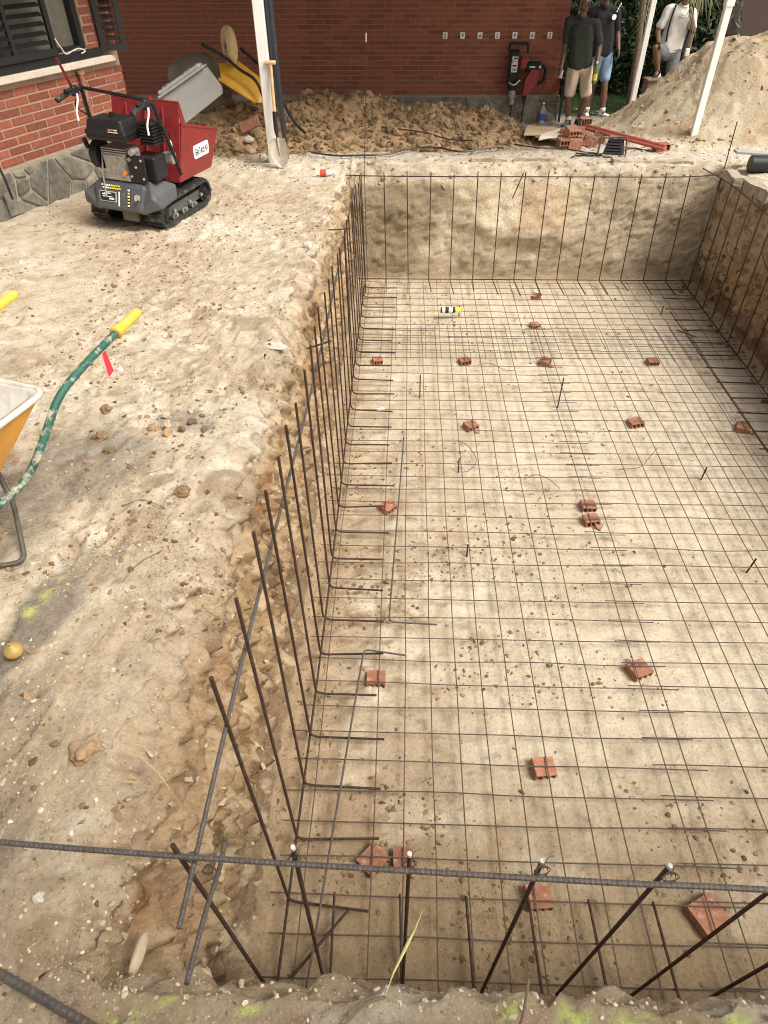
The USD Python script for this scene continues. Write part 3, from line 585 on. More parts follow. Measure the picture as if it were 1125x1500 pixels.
# upright short pins standing on the mesh
for (x, y), h, lean, lab in (((1.404, 5.11), .22, (.02, .06), 'tall thin pin leaning over the mesh in the far middle'), ((.163, 5.26), .17, (0, .02), 'thin pin standing on the mesh near the left side'), ((2.87, 7.03), .05, (.01, .02), 'short dark pin standing on the mesh at the far right'),
                             ((.457, 4.14), .08, (0, .03), 'short pin standing on the mesh left of the middle'), ((2.355, 4.10), .06, (.02, .02), 'short pin standing on the mesh right of the middle'), ((2.336, 3.11), .07, (.025, .01), 'short pin with bright top by the right edge of the view'), ((.465, 3.21), .05, (0, .02), 'short pin on the mesh below the lone left spacer'), ((.62, 6.96), .07, (0, .02), 'short pin behind the can on the far mesh')):
    t = Thing('steel_pin', lab, 'steel pin', (x, y, FLOOR)); t.part('shaft', tube([(x, y, FLOOR), (x + lean[0], y + lean[1], MZ + h)], .006, 6), 'rust')
    if h < .09: t.part('cut_end', cyl(.006, .004, (x + lean[0], y + lean[1], MZ + h + .002), n=8), 'white_tip')

# ------------------------------------------------------------------ bent starter bars round the pit
RB = .0062
def starter(label, group, top, bot, leg, near=False, tip=False, mat='rust'):
    pts = bend_bar([top, bot, leg], .05)
    t = Thing('starter_bar', label, 'rebar', (bot[0], bot[1], MZ), group=group)
    t.part('bar', tube(pts, RB, 8 if near else 6, ribs=.0042 if near else 0), mat, bool(near) is False)
    if tip:
        d = np.subtract(top, bot); d = d / np.linalg.norm(d); t.part('painted_tip', tube([np.array(top), np.array(top) + d * .012], RB * 1.0, 8), 'white_tip')
    return t
rg = np.random.default_rng(8)
ORD = ['first', 'second', 'third', 'fourth', 'fifth', 'sixth', 'seventh', 'eighth', 'ninth', 'tenth', 'eleventh', 'twelfth', 'thirteenth', 'fourteenth', 'fifteenth', 'sixteenth', 'seventeenth', 'eighteenth', 'nineteenth', 'twentieth', 'twenty-first', 'twenty-second', 'twenty-third', 'twenty-fourth', 'twenty-fifth', 'twenty-sixth', 'twenty-seventh']
ZT = [.51, .51, .53, .51, .45, .44, .36, .41, .40, .37, .36, .33, .31, .29, .27, .23]
for k in range(27):
    y = 1.01 + .262 * k; near = k < 9; o = rg.normal(0, .008, 3); zt = ZT[k] if k < 16 else np.interp(k, [15, 26], [.23, .0]) + rg.normal(0, .015)
    if y > 7.75: break
    starter(f'{ORD[k]} rusty bent bar from the near end standing along the left wall of the pit', 'starter bars along the left side of the pit', (-.485 + o[0], y + rg.normal(0, .012), zt), (-.455 + o[1] * .5, y, MZ + .013), (-.09 + o[2] * 2, y + rg.normal(-.004, .012), MZ + .016), near)
for k in range(19):
    y = 7.56 - .262 * k; o = rg.normal(0, .006, 3)
    starter(f'{ORD[k]} rusty bent bar from the far corner standing along the right wall of the pit', 'starter bars along the right side of the pit', (3.312 + o[0], y + rg.normal(0, .01), .07 + rg.normal(0, .025)), (3.305 + o[1], y, MZ + .013), (2.93 + o[2] * 3, y + rg.normal(0, .012), MZ + .016))
for k in range(15):
    x = -.484 + .2555 * k + (.08 if k > 11 else 0) * 0; o = rg.normal(0, .008, 3)
    starter(f'{ORD[k]} thin bent bar from the left standing before the far wall of the pit', 'starter bars along the far end of the pit', (x + o[0], 7.86, -.01 + rg.normal(0, .015)), (x + .02 + o[1], 7.81, MZ + .013), (x + .03 + o[2], 7.42 + rg.normal(0, .03), MZ + .016))
FX = [(-.246, -.255, .345), (.035, .035, .325), (.357, .325, .305), (.665, .598, .297), (.966, .86, .25), (1.27, 1.14, .25)]
FLAB = ['with painted tip nearest the left corner of the pit', 'upright in the middle of the near edge', 'with painted tip above the near brick spacer', 'leaning right with painted tip at the near right', 'leaning far right crossing the right brick spacer', 'at the near right corner of the view']
for (xt, xb, zt), lb in zip(FX, FLAB):
    starter('brown starter bar ' + lb, None, (xt, .64, zt), (xb, .655, MZ + .013), (xb - .01, 1.05, MZ + .016), False, True)
starter('rust brown bar crossing diagonally in the near left corner of the pit', None, (-.54, .64, .345), (-.475, .66, MZ + .013), (-.20, .98, MZ + .02), True)

# long tie bars
def longbar(name, lab, pts, r, mat='rebar_grey', ribs=0):
    return single(name, tube(spline(pts, 10), r, 8, ribs=ribs), mat, lab, 'rebar', smooth=False)
longbar('tie_bar', 'long ribbed steel bar spanning the near edge of the pit across the starter bars', [(-1.70, .70, .30), (-.99, .654, .30), (-.467, .630, .30), (.036, .614, .30), (.52, .60, .302), (.88, .593, .305), (1.7, .56, .31)], .0072, 'rebar_grey', .0042)
longbar('tie_bar', 'long grey bar tied along the tops of the left starter bars', [(-.50, .485, .272), (-.50, .62, .268), (-.50, .889, .265), (-.50, 1.296, .248), (-.50, 1.791, .210), (-.50, 2.284, .168), (-.50, 3.01, .105), (-.50, 4.188, .06), (-.50, 4.934, .063), (-.50, 5.808, .072), (-.50, 7.05, .085)], .0065, 'rebar_grey', .0042)
longbar('tie_bar', 'short lapped grey bar hanging below the long left bar at the near corner', [(-.47, .391, .215), (-.47, .543, .178), (-.47, .673, .124), (-.474, .74, .11)], .0065, 'rebar_grey', .0042)
longbar('tie_bar', 'thin dark bar tied across the tops of the far starter bars', [(-.80, 7.845, -.035), (0, 7.848, -.05), (1.5, 7.85, -.05), (2.9, 7.85, -.05), (3.40, 7.86, -.03)], .0055, 'rust')
longbar('tie_bar', 'dark bar along the foot of the far starter bars', [(-.56, 7.80, MZ + .024), (1.4, 7.805, MZ + .022), (3.45, 7.80, MZ + .024)], .0062, 'rust')
longbar('tie_bar', 'dark bar along the feet of the left starter bars on the floor', [(-.468, .62, MZ + .024), (-.452, 3, MZ + .022), (-.468, 5.5, MZ + .022), (-.462, 7.82, MZ + .024)], .0062, 'rust')
longbar('tie_bar', 'dark bar along the feet of the right starter bars on the floor', [(3.315, 7.82, MZ + .024), (3.30, 5.5, MZ + .022), (3.31, 2.5, MZ + .024)], .0062, 'rust')
longbar('tie_bar', 'thin bar tied along the tops of the right starter bars', [(3.18, 7.80, .05), (3.325, 7.3, .015), (3.325, 6.6, .01), (3.325, 4.4, .0)], .0055, 'rust')
longbar('tie_bar', 'dark doubled bar on the mesh near the right wall', [(2.93, 6.95, MZ + .024), (2.94, 5.8, MZ + .026), (2.96, 3.2, MZ + .024)], .0055, 'rust')
longbar('wall_rod', 'upper short rod jutting from the right wall of the pit', [(3.46, 6.52, -.22), (3.40, 6.1, -.28), (3.42, 5.6, -.30)], .006, 'rust')
longbar('wall_rod', 'lower short rod jutting from the right wall of the pit', [(3.44, 6.50, -.36), (3.38, 6.1, -.42), (3.40, 5.6, -.44)], .006, 'rust')
single('loose_bar', tube(bend_bar([(.02, 4.50, MZ + .03), (-.06, 2.56, MZ + .028), (.235, 2.545, MZ + .03)], .04), .0055, 7), 'rebar_grey', 'long loose bent bar lying on the mesh beside the left starter bars', 'rebar')
single('loose_bar', tube(bend_bar([(.04, 2.30, MZ + .05), (-.20, 2.335, MZ + .05), (-.355, .60, MZ + .04)], .03), .0055, 7), 'rebar_grey', 'loose bent bar lying slantwise in the near left of the pit floor', 'rebar')
single('loose_bar', tube(bend_bar([(2.86, 6.50, MZ + .03), (2.90, 6.1, MZ + .15)], .03), .0055, 7), 'rust', 'short loose rod propped on the mesh by the right starter bars', 'rebar')
for a, b, lab in (((-.60, 3.75, .03), (-.47, 3.95, -.02), 'short rod tied across the left starter bars, nearer one'), ((-.66, 5.9, .03), (-.475, 6.0, .01), 'short rod tied across the left starter bars, farther one')):
    single('short_rod', tube([a, b], .006, 6), 'rust', lab, 'rebar')
single('short_rod', tube([(1.20, 7.87, -.28), (1.29, 7.875, -.02)], .006, 6), 'rust', 'short slanted rod tied to a starter bar at the far end', 'rebar')
single('marker_rod', tube([(-.44, 7.80, -1.2), (-.445, 7.80, .0), (-.40, 7.80, 1.16)], .0035, 6), 'rust', 'very tall thin rod rising above the far left corner of the pit', 'rod')
_p = 'marker_rod'
single('rod_tip', tube([(-.402, 7.80, 1.163), (-.40, 7.80, 1.235)], .005, 6), 'white_tip', 'white sleeve on top of the very tall thin rod', 'sleeve')
single('marker_rod', tube([(3.44, 7.90, -.2), (3.45, 7.90, 0), (3.434, 7.90, .47)], .0055, 6), 'rust', 'tall rusty rod rising above the far right corner of the pit', 'rod')
for a, b, lab in (((.925, .40, -.12), (.93, .40, .04), 'left one of two short stubs standing at the near right edge'), ((.99, .435, -.12), (.985, .43, .05), 'right one of two short stubs standing at the near right edge')):
    single('steel_stub', tube([a, b], .008, 8, ribs=.0042), 'rebar_grey', lab, 'rebar')
single('thick_bar', tube([(-1.35, .62, .06), (-1.02, .448, .05), (-.62, .30, .04), (-.2, .13, .03)], .011, 10, ribs=.0065), 'rebar_grey', 'thick ribbed bar lying on the ground in the bottom left corner', 'rebar')
# black tie-wire knots at the near crossings
for i, c in enumerate(((-.503, .636, .285), (-.247, .632, .305), (.035, .628, .302), (.356, .622, .302), (.66, .615, .303), (-.495, .66, .14), (.955, .61, .306))):
    w_ = [tube([np.array(c) + .013 * np.array([math.cos(q) * (1 + .2 * j), .7 * math.sin(q), .9 * math.sin(q + j)]) for q in np.linspace(0, 6, 14)], .0014, 5) for j in range(3)]
    w_.append(tube(spline([np.array(c), np.array(c) + (.012, .02, .025), np.array(c) + (.03, .03, .012)], 5), .0012, 5))
    single('tie_knot', cat_(w_), 'mesh_wire', 'twisted tie wire knot on the near bar, ' + ('leftmost crossing', 'second crossing from the left', 'at the upright middle bar', 'at the bar above the near spacer', 'at the fourth starter bar', 'on the lower lapped bar', 'at the far right crossing')[i], 'tie wire')

# ------------------------------------------------------------------ hollow clay brick spacers under the mesh
def hollow(w=.12, d=.10, h=.056, nx=3, ny=1):
    g = sg.box(-w / 2, -h / 2, w / 2, h / 2); t = .008; cw = (w - t * (nx + 1)) / nx; ch = (h - t * (ny + 1)) / ny
    for i in range(nx):
        for j in range(ny):
            x = -w / 2 + t + i * (cw + t); y = -h / 2 + t + j * (ch + t); g = g.difference(sg.box(x, y, x + cw, y + ch))
    m = extr(g, d); m.apply_translation((0, 0, -d / 2)); return T(m, rx=90)     # holes run along y
def broken(w, d, seed):
    g = sg.Polygon([(-w / 2, -d / 2), (w / 2, -d / 2 * .9), (w * .42, d * .1), (w * .5, d / 2), (-w * .1, d * .46), (-w / 2, d * .3)]); return extr(g, .012)
SP = [((1.553, 7.445), 80, .9, 1, 'brick spacer lying by the far starter bars, half crushed'), ((1.425, 6.705), 20, .9, 2, 'clay spacer standing right of the can in the far half'), ((-.25, 5.908), 15, .9, 1, 'hollow clay spacer nearest the left starter bars in the far row'),
      ((.618, 5.91), 20, 1, 1, 'hollow clay spacer second from the left in the far row'), ((1.413, 5.912), 60, 1, 2, 'dark-sided clay spacer third in the far row'), ((2.475, 5.932), 5, 1, 1, 'small hollow clay spacer at the right of the far row'),
      ((.599, 4.772), 30, 1, 2, 'tilted clay spacer left of centre in the middle row'), ((2.033, 4.854), 12, 1.1, 1, 'clean clay spacer right of centre in the middle row'), ((2.931, 4.799), 70, 1.1, 2, 'broken clay spacer near the right edge of the view'),
      ((-.094, 3.689), 45, 1, 1, 'diamond-set clay spacer beside the loose bent bar'), ((1.397, 3.738), 5, 1, 1, 'upper of two clay spacers together under the mesh lap'), ((1.39, 3.585), 8, 1, 2, 'lower broken of two clay spacers together under the mesh lap'),
      ((-.124, 2.188), 0, 1.0, 1, 'square clay spacer below the bend of the loose bars'), ((1.40, 2.291), 24, 1.1, 1, 'tilted clay spacer under the bent cross bar on the right'), ((.756, 1.676), 8, 1.05, 1, 'large plain clay spacer in the near middle'),
      ((-.101, 1.205), 45, 1.1, 1, 'diamond-set clay spacer nearest the near left corner'), ((.04, 1.216), 4, .9, 2, 'reddish half-hidden spacer beside the diamond-set one'), ((.642, 1.069), 6, 1.05, 1, 'clay spacer behind the third near starter bar'), ((1.368, 1.018), 28, 1.35, 1, 'big broken clay tile at the near right under the leaning bar')]
for i, ((x, y), r, s, kind, lab) in enumerate(SP):
    t = Thing('brick_spacer', lab, 'clay spacer', (x, y, FLOOR)); tilt = (-6, 4, 8, -5)[i % 4]
    body = hollow(.105 * s, .095 * s, .056); t.part('block', T(body, (x, y, FLOOR + .033), ry=tilt * .6, rx=tilt * .4, rz=r), 'clay')
    if kind == 2: t.part('shard', T(broken(.07 * s, .05 * s, i), (x + .05 * s, y - .045 * s, FLOOR + .014), rx=14, rz=r + 50), 'clay')
# ------------------------------------------------------------------ brick house on the left (window, shutters, stone plinth)
def brick_mesh(w, h, d, c=.0035):
    P = np.array([(-w/2, 0, -h/2), (w/2, 0, -h/2), (w/2, 0, h/2), (-w/2, 0, h/2), (-w/2, d - c, -h/2), (w/2, d - c, -h/2), (w/2, d - c, h/2), (-w/2, d - c, h/2), (-w/2 + c, d, -h/2 + c), (w/2 - c, d, -h/2 + c), (w/2 - c, d, h/2 - c), (-w/2 + c, d, h/2 - c)])
    return hullpts(P)
HA = math.radians(21.); HD = np.array([math.sin(HA), math.cos(HA), 0]); HN = np.array([math.cos(HA), -math.sin(HA), 0]); H0 = np.array([-3.70, 6.165, 0.])
HF = frame(H0, HD, HN, [0, 0, 1])          # local x along the wall, y out of it, z up
LEN = 2.06
house = Thing('brick_house', 'brick house corner with shuttered window, white sill and stone plinth behind the red dumper', 'house', H0)
def hp(name, mesh, mat, **k): return house.part(name, A(mesh, HF), mat, **k)
def hbox(x0, x1, y0, y1, z0, z1, bev=0): return box(x1 - x0, y1 - y0, z1 - z0, ((x0 + x1) / 2, (y0 + y1) / 2, (z0 + z1) / 2), bev)
wallp = hp('wall', cat_([hbox(-3.2, LEN - .012, -.30, 0, -.3, 1.13), hbox(1.64, LEN - .012, -.30, 0, 1.13, 2.5), hbox(-3.2, -1.2, -.30, 0, 1.13, 2.5), hbox(-1.2, 1.64, -.30, 0, 2.25, 2.5)]), 'mortar')
CH, BL = .0712, .262
rg = np.random.default_rng(3)
for r in range(26):
    z = .385 + CH * (r + .5); off = (r % 2) * BL / 2
    for c in range(-8, 9):
        x0 = LEN - off - (c + 1) * BL + .0; x1 = x0 + BL - .012; x1 = min(x1, LEN)
        if x1 - x0 < .05 or x1 < -1.0 or x0 > LEN - .03: continue
        if z > 1.0 and z < 2.25 and x0 < 1.64:
            if x1 < 1.70: continue
            x0 = 1.645
        if .985 < z < 1.09 and x0 < 1.95: continue
        j = rg.normal(0, .0018)
        b = brick_mesh(x1 - x0 - .003, CH - .016, .005 + abs(j), .002); hp('brick', T(b, ((x0 + x1) / 2, 0, z), rx=0), 'brick', parent=wallp)
for r in range(18):                             # return face of the corner
    z = .385 + CH * (r + .5)
    hp('brick', T(brick_mesh(.115, CH - .013, .010), (LEN - .012, -.075 - .0 * r, z), rz=-90), 'brick', parent=wallp)
def stones(part, fr, x0, x1, z0, z1, n, seed, mat='slate', parent=None):
    rg = np.random.default_rng(seed); P = [(rg.uniform(x0, x1), rg.uniform(z0, z1)) for _ in range(n)]
    vor = shapely.voronoi_polygons(sg.MultiPoint(P), extend_to=sg.box(x0, z0, x1, z1))
    for g in vor.geoms:
        g = g.intersection(sg.box(x0, z0, x1, z1)).buffer(-.022).simplify(.006).buffer(.010, quad_segs=2)
        if g.is_empty or g.geom_type != 'Polygon' or g.area < .0008: continue
        c = np.array(g.exterior.coords)[:-1]; d = rg.uniform(.012, .03); m_ = c.mean(0)
        P3_ = np.vstack([np.c_[c[:, 0], np.full(len(c), -.03), c[:, 1]], np.c_[c[:, 0], np.full(len(c), d * .55), c[:, 1]], np.c_[m_[0] + .84 * (c[:, 0] - m_[0]), np.full(len(c), d), m_[1] + .84 * (c[:, 1] - m_[1])]])
        part('stone', A(hullpts(P3_), fr), mat, parent=parent)
pl_ = hp('plinth', hbox(-3.2, LEN + .02, 0.001, .045, -.35, .375), 'plinth_mortar')
stones(house.part, HF @ frame([0, .045, 0], [1, 0, 0], [0, 1, 0], [0, 0, 1]), -1.3, LEN + .02, -.1, .37, 34, 4, parent=pl_)
hp('vent_plate', box(.12, .012, .2, (.13, .078, .13), .004), 'slate')
hp('window_sill', hbox(-1.6, 1.93, -.05, .075, 1.0, 1.055, .006), 'sill')
hp('window_rail', hbox(-1.6, 1.80, -.06, .05, 1.06, 1.125, .006), 'black_paint')
wf = hp('window_frame', cat_([hbox(1.585, 1.64, -.12, -.02, 1.126, 2.25), hbox(-1.2, 1.584, -.12, -.02, 1.126, 1.16), hbox(.2, .25, -.12, -.02, 1.161, 2.25)]), 'black_paint')
cx_ = np.linspace(-1.2, 1.58, 90); hp('curtain', loft([np.c_[cx_, -.10 + .010 * np.sin(cx_ * 26) + .006 * np.sin(cx_ * 61), np.full(90, z)] for z in (1.126, 2.3)], closed=False), 'curtain', smooth=True)
hp('pane', trimesh.Trimesh([(-1.19, -.06, 1.161), (1.584, -.06, 1.161), (1.584, -.06, 2.25), (-1.19, -.06, 2.25)], [[0, 2, 1], [0, 3, 2]], process=False), 'pane', parent=wf)
def shutter(fr, w, h, cols, n):
    st = .05; s = hp('shutter', A(cat_([box(st, .03, h, (st / 2, 0, h / 2)), box(st, .03, h, (w - st / 2, 0, h / 2))] + [box(st * .8, .028, h - .11, (st + (w - 2 * st) * k / cols, 0, h / 2)) for k in range(1, cols)] + [box(w - 2 * st - .002, .03, .055, (w / 2, 0, .0275)), box(w - 2 * st - .002, .03, .055, (w / 2, 0, h - .0275))]), fr), 'black_paint')
    cw = (w - 2 * st) / cols
    for k in range(cols):
        for i in range(n):
            hp('slat', A(box(cw - .045, .045, .006, (st + cw * (k + .5), 0, .075 + (h - .15) * (i + .5) / n), rx=-38), fr), 'black_paint', parent=s)
shutter(frame([.20, .065, 1.13], [1, 0, 0], [0, 1, 0], [0, 0, 1]), .98, 1.1, 2, 14)
shutter(frame([-.80, .065, 1.13], [1, 0, 0], [0, 1, 0], [0, 0, 1]), .97, 1.1, 2, 14)
sa = math.radians(38); shutter(frame([1.80, .03, 1.09], [math.cos(sa), math.sin(sa), 0], [-math.sin(sa), math.cos(sa), 0], [0, 0, 1]), .25, 1.1, 1, 17)
hp('cord', tube(spline([(1.16, .10, 1.26), (1.20, .11, 1.18), (1.24, .11, 1.135), (1.35, .10, 1.15), (1.44, .09, 1.155), (1.50, .10, 1.13), (1.44, .10, 1.115)], 6), .005, 6), 'white_paint')
hp('downpipe', cat_([cyl(.022, .95, (1.42, .05, .48), n=12), cyl(.034, .03, (1.42, .05, .965), n=12)]), 'clay')

# ------------------------------------------------------------------ back brick wall
WY_ = 11.7; BF = frame([0, WY_, 0], [1, 0, 0], [0, -1, 0], [0, 0, 1])
bw = Thing('brick_wall', 'long red brick back wall on a dark stone plinth behind the earth heap', 'wall', (-1, WY_, 0))
bwall = bw.part('wall', box(2.285 + 6, .3, 3.0, ((2.285 - 6) / 2, WY_ + .15, 1.15)), 'back_mortar')
CB, LB = .0615, .2503; single_n = 0; rest = []
for r in range(33):
    z = .085 + CB * (r + .5)
    for c in range(33):
        x1 = 2.29 - c * LB - (r % 2) * LB / 2 - .0; x0 = x1 - LB + .011
        if c == 0 and r % 2:
            b0 = A(T(brick_mesh(LB / 2 - .011, CB - .011, .010), (2.29 - LB / 4 + .0055, 0, z)), BF); (rest.append(b0))
        b = A(T(brick_mesh(x1 - x0 - .002, CB - .013, .004 + .003 * rg.random(), .002), ((x0 + x1) / 2, 0, z)), BF)
        if single_n < 300 and z < 1.26 and x0 > -1.75: bw.part('brick', b, 'brick', parent=bwall); single_n += 1
        else: rest.append(b)
bw.part('far_bricks', cat_(rest), 'brick', parent=bwall, kind='stuff')
bp = bw.part('plinth', box(2.31 + 6, .045, .5, ((2.31 - 6) / 2, WY_ - .0235, -.17)), 'plinth_mortar')
stones(bw.part, frame([0, WY_ - .046, 0], [1, 0, 0], [0, -1, 0], [0, 0, 1]), -2.2, 2.31, -.34, .075, 44, 6, parent=bp)
# number tiles let into the brickwork
for i, ch in enumerate('2962962'):
    x = .543 + .25 * i
    t = Thing('number_tile', f'white tile with the digit {ch}, ' + ('leftmost', 'second', 'third', 'middle', 'fifth', 'sixth', 'rightmost')[i] + ' of the row on the back wall', 'number tile', (x, WY_, .815))
    t.part('tile', A(box(.068, .014, .078, (0, .013, 0), .003), frame([x, WY_, .815], [1, 0, 0], [0, -1, 0], [0, 0, 1])), 'sign_white')
    dm = meshkit.text_mesh(ch, .046, .003, True); dm.apply_translation(-dm.bounds.mean(0)); t.part('digit', A(dm, frame([x, WY_ - .0215, .815], [1, 0, 0], [0, 0, 1], [0, -1, 0])), 'ink')

# ------------------------------------------------------------------ porch roof and its posts (the roof shades the back; it lies above the frame)
roof = Thing('porch_roof', 'flat porch roof over the back of the site, above the view', 'roof', (0, 10, 2.5))
roof.part('slab', box(9.2, 3.85, .14, (-.6, 9.92, 2.87)), 'roof_soffit'); roof.part('fascia', box(9.24, .03, .2, (-.6, 7.978, 2.87)), 'white_paint')
eave = Thing('house_eave', 'unseen roof edge of the brick house above the view, deepened for shade', 'roof', H0)
eave.part('slab', A(hbox(-3.3, 2.2, -.6, 1.1, 2.51, 2.62), HF), 'roof_soffit')  # unseen overhang, made deep to shade the house wall
shade_wall = Thing('rear_house', 'unseen wall and eave added behind the photographer to shade the near pit', 'house', (1, -2.3, 0))  # wall and eave added out of view to darken the near ground
shade_wall.part('wall', box(11, .3, 3.6, (1.5, -2.4, 1.6)), 'sill'); shade_wall.part('eave', box(11.4, 1.5, .16, (1.5, -1.6, 3.45)), 'roof_soffit')
def post(x, y, z0, w, lab, plate=True):
    t = Thing('porch_post', lab, 'post', (x, y, z0)); z1 = 2.79
    t.part('shaft', box(w, w, z1 - z0 + .15, (x, y, (z0 + z1) / 2 - .075), .006), 'white_paint')
    if plate: t.part('clamp', box(w * 1.25, w * 1.25, .09, (x, y, 1.38), .01), 'white_paint')
    return t
post(-1.475, 8.13, .0, .105, 'thick white square post beside the spade at the earth heap', False)
post(3.44, 9.0, .05, .075, 'white post standing in the front of the sand heap')
post(3.365, 11.5, .05, .07, 'thin white post between the standing men and the sand heap', False)

# ------------------------------------------------------------------ garden behind: dark shrubs, palm, gate, lawn
def leaves(c, rad, n, size, seed):
    rg = np.random.default_rng(seed); d = rg.normal(size=(n, 3)); d /= np.linalg.norm(d, axis=1)[:, None]
    rr = rg.random(n) ** .45; p = d * rr[:, None] * (1 + .5 * (fbm(d * 2.3 + seed, 3, seed) - .5))[:, None] * np.asarray(rad) + c
    a = rg.normal(size=(n, 3)); a /= np.linalg.norm(a, axis=1)[:, None]; b = np.cross(a, rg.normal(size=(n, 3))); b /= np.linalg.norm(b, axis=1)[:, None] + 1e-9
    s = size * rg.uniform(.6, 1.5, n)[:, None]; e = np.cross(a, b) * s * .15
    V_ = np.stack([p - a * s, p + b * s * .4 + e, p + a * s, p - b * s * .4 + e], 1).reshape(-1, 3); k = np.arange(n)[:, None] * 4
    return trimesh.Trimesh(V_, np.vstack([k + [0, 1, 2], k + [0, 2, 3]]), process=False)
for i, (x, y, r, h, lab) in enumerate(((2.75, 14.0, .75, 1.35, 'dark leafy shrub behind the standing men'), (3.75, 14.3, .8, 1.5, 'dark leafy shrub behind the thin white post'), (4.85, 13.9, .75, 1.45, 'dark leafy shrub right of the man in the white shirt'), (1.9, 14.6, .8, 1.4, 'dark shrub behind the end of the brick wall'), (6.2, 15.2, 1.2, 1.6, 'dark shrub behind the brown gate'))):
    t = Thing('shrub', lab, 'shrub', (x, y, -.35), group=None)
    t.part('stem', cat_([tube([(x, y, -.4), (x + .1 * math.cos(a), y + .1 * math.sin(a), .3), (x + .3 * math.cos(a), y + .3 * math.sin(a), h * .8)], [.03, .02, .008], 6) for a in (0, 1.6, 3.3, 4.8)]), 'bark')
    t.part('crown', leaves((x, y, .75), (r, .6, h), 7000, .055, 500 + i), 'leaf_dark')
gt = Thing('garden_gate', 'dark brown metal gate standing behind the sand heap at upper right', 'gate', (6.2, 13.6, -.3))
gt.part('panel', box(2.6, .05, 2.6, (6.42, 13.6, .95)), 'gate_brown'); gt.part('post', box(.10, .10, 2.7, (5.10, 13.62, 1.0), .006), 'gate_brown'); gt.part('bottom_rail', box(2.4, .06, .05, (6.36, 13.56, .46), .006), 'white_paint')
palm = Thing('palm', 'palm with drooping pale fronds behind the men at the garden', 'palm', (3.78, 13.1, -.3))
palm.part('trunk', tube([(3.80, 13.1, -.4), (3.74, 13.08, .4), (3.68, 13.1, 1.1), (3.70, 13.1, 1.7)], [.06, .05, .045, .05], 10), 'bark', True)
for i in range(9):
    a = i * 2 * math.pi / 9 + .3; c0 = np.array([3.70, 13.1, 1.7]); L = 1.0
    sp_ = spline([c0, c0 + (.4 * L * math.cos(a), .4 * L * math.sin(a), .18), c0 + (.85 * L * math.cos(a), .85 * L * math.sin(a), -.15), c0 + (1.0 * L * math.cos(a), 1.0 * L * math.sin(a), -.75)], 8); fl = [tube(sp_, .008, 4)]
    for k in range(3, len(sp_)):
        tg = sp_[k] - sp_[k - 1]; tg /= np.linalg.norm(tg); sd = np.cross(tg, [0, 0, 1.]); sd /= np.linalg.norm(sd) + 1e-9
        for s in (-1, 1):
            e = sp_[k] + s * sd * .16 + tg * .12 - np.array([0, 0, .12]); fl.append(trimesh.Trimesh([sp_[k] - tg * .012, sp_[k] + tg * .012, e], [[0, 1, 2]], process=False))
    palm.part('frond', cat_(fl), 'frond')
fan = Thing('fan_palm', 'fan palm fronds hanging at the top beside the man in the white shirt', 'palm', (4.55, 13.2, -.3))
fan.part('trunk', tube([(4.6, 13.3, -.4), (4.58, 13.25, .6), (4.55, 13.2, 1.35)], [.07, .06, .05], 8), 'bark', True)
for i in range(22):
    a = -math.pi + i * math.pi / 21 * 1.0; c0 = np.array([4.50, 13.15, 1.33]); L = .42 + .08 * math.sin(i * 2.1)
    e = c0 + np.array([L * math.cos(a), -.18, -L * abs(math.sin(a)) * .9 - .05]); m_ = (c0 + e) / 2 + (0, -.05, .05); sd = np.array([-math.sin(a), 0, math.cos(a)]) * .012
    fan.part('blade', trimesh.Trimesh([c0, m_ + sd, m_ - sd, e], [[0, 1, 2], [1, 3, 2]], process=False), 'frond')
rg = np.random.default_rng(61); n = 9000; gxx, gyy = rg.uniform(2.35, 4.3, n), rg.uniform(12.0, 14.2, n); gzz = np.array([-.32 + 0 * x for x in gxx]); a = rg.uniform(0, 6.28, n); h = rg.uniform(.03, .08, n)
GP = np.stack([np.stack([gxx - .004 * np.cos(a), gyy - .004 * np.sin(a), gzz], 1), np.stack([gxx + .004 * np.cos(a), gyy + .004 * np.sin(a), gzz], 1), np.stack([gxx + .02 * np.sin(a), gyy + .02 * np.cos(a), gzz + h], 1)], 1).reshape(-1, 3)
single('lawn', trimesh.Trimesh(GP, np.arange(3 * n).reshape(-1, 3), process=False), 'grass', 'dark green lawn in the shade behind the standing men', 'grass', kind='stuff')
single('garden_path', hullpts([(2.32, 11.8, -.33), (3.0, 11.8, -.33), (3.3, 12.9, -.34), (2.6, 12.9, -.34), (2.32, 11.8, -.29), (3.0, 11.8, -.29), (3.3, 12.9, -.30), (2.6, 12.9, -.30)]), 'concrete', None, None, kind='structure')
# ------------------------------------------------------------------ red tracked mini dumper
da = math.radians(15.); dr = math.radians(2.5)
Df = np.array([math.sin(da), math.cos(da), 0]); Dr = np.array([math.cos(da), -math.sin(da), 0])
Dx = Dr * math.cos(dr) - np.array([0, 0, 1]) * math.sin(dr); Dz = np.cross(Dx, Df)
du = Thing('mini_dumper', 'red tracked mini dumper with black petrol engine and dusty rubber tracks', 'dumper', mat=frame([-2.33, 6.44, gzat(-2.4, 6.44) + .01], Dx * .94, Df * .94, Dz * .94))
def stadium(y0, y1, z0, z1, r, n=9):
    P = []
    for c, a0 in (((y1 - r, z0 + r), -90), ((y1 - r, z1 - r), 0), ((y0 + r, z1 - r), 90), ((y0 + r, z0 + r), 180)):
        for t in np.linspace(0, 90, n): a = math.radians(a0 + t); P.append((c[0] + r * math.cos(a), c[1] + r * math.sin(a)))
    return np.array(P)
def prism_yz(poly, x0, x1):
    m = extr(poly, x1 - x0); v = np.array(m.vertices); m.vertices = np.c_[x0 + v[:, 2], v[:, 0], v[:, 1]]; m.fix_normals(); return m
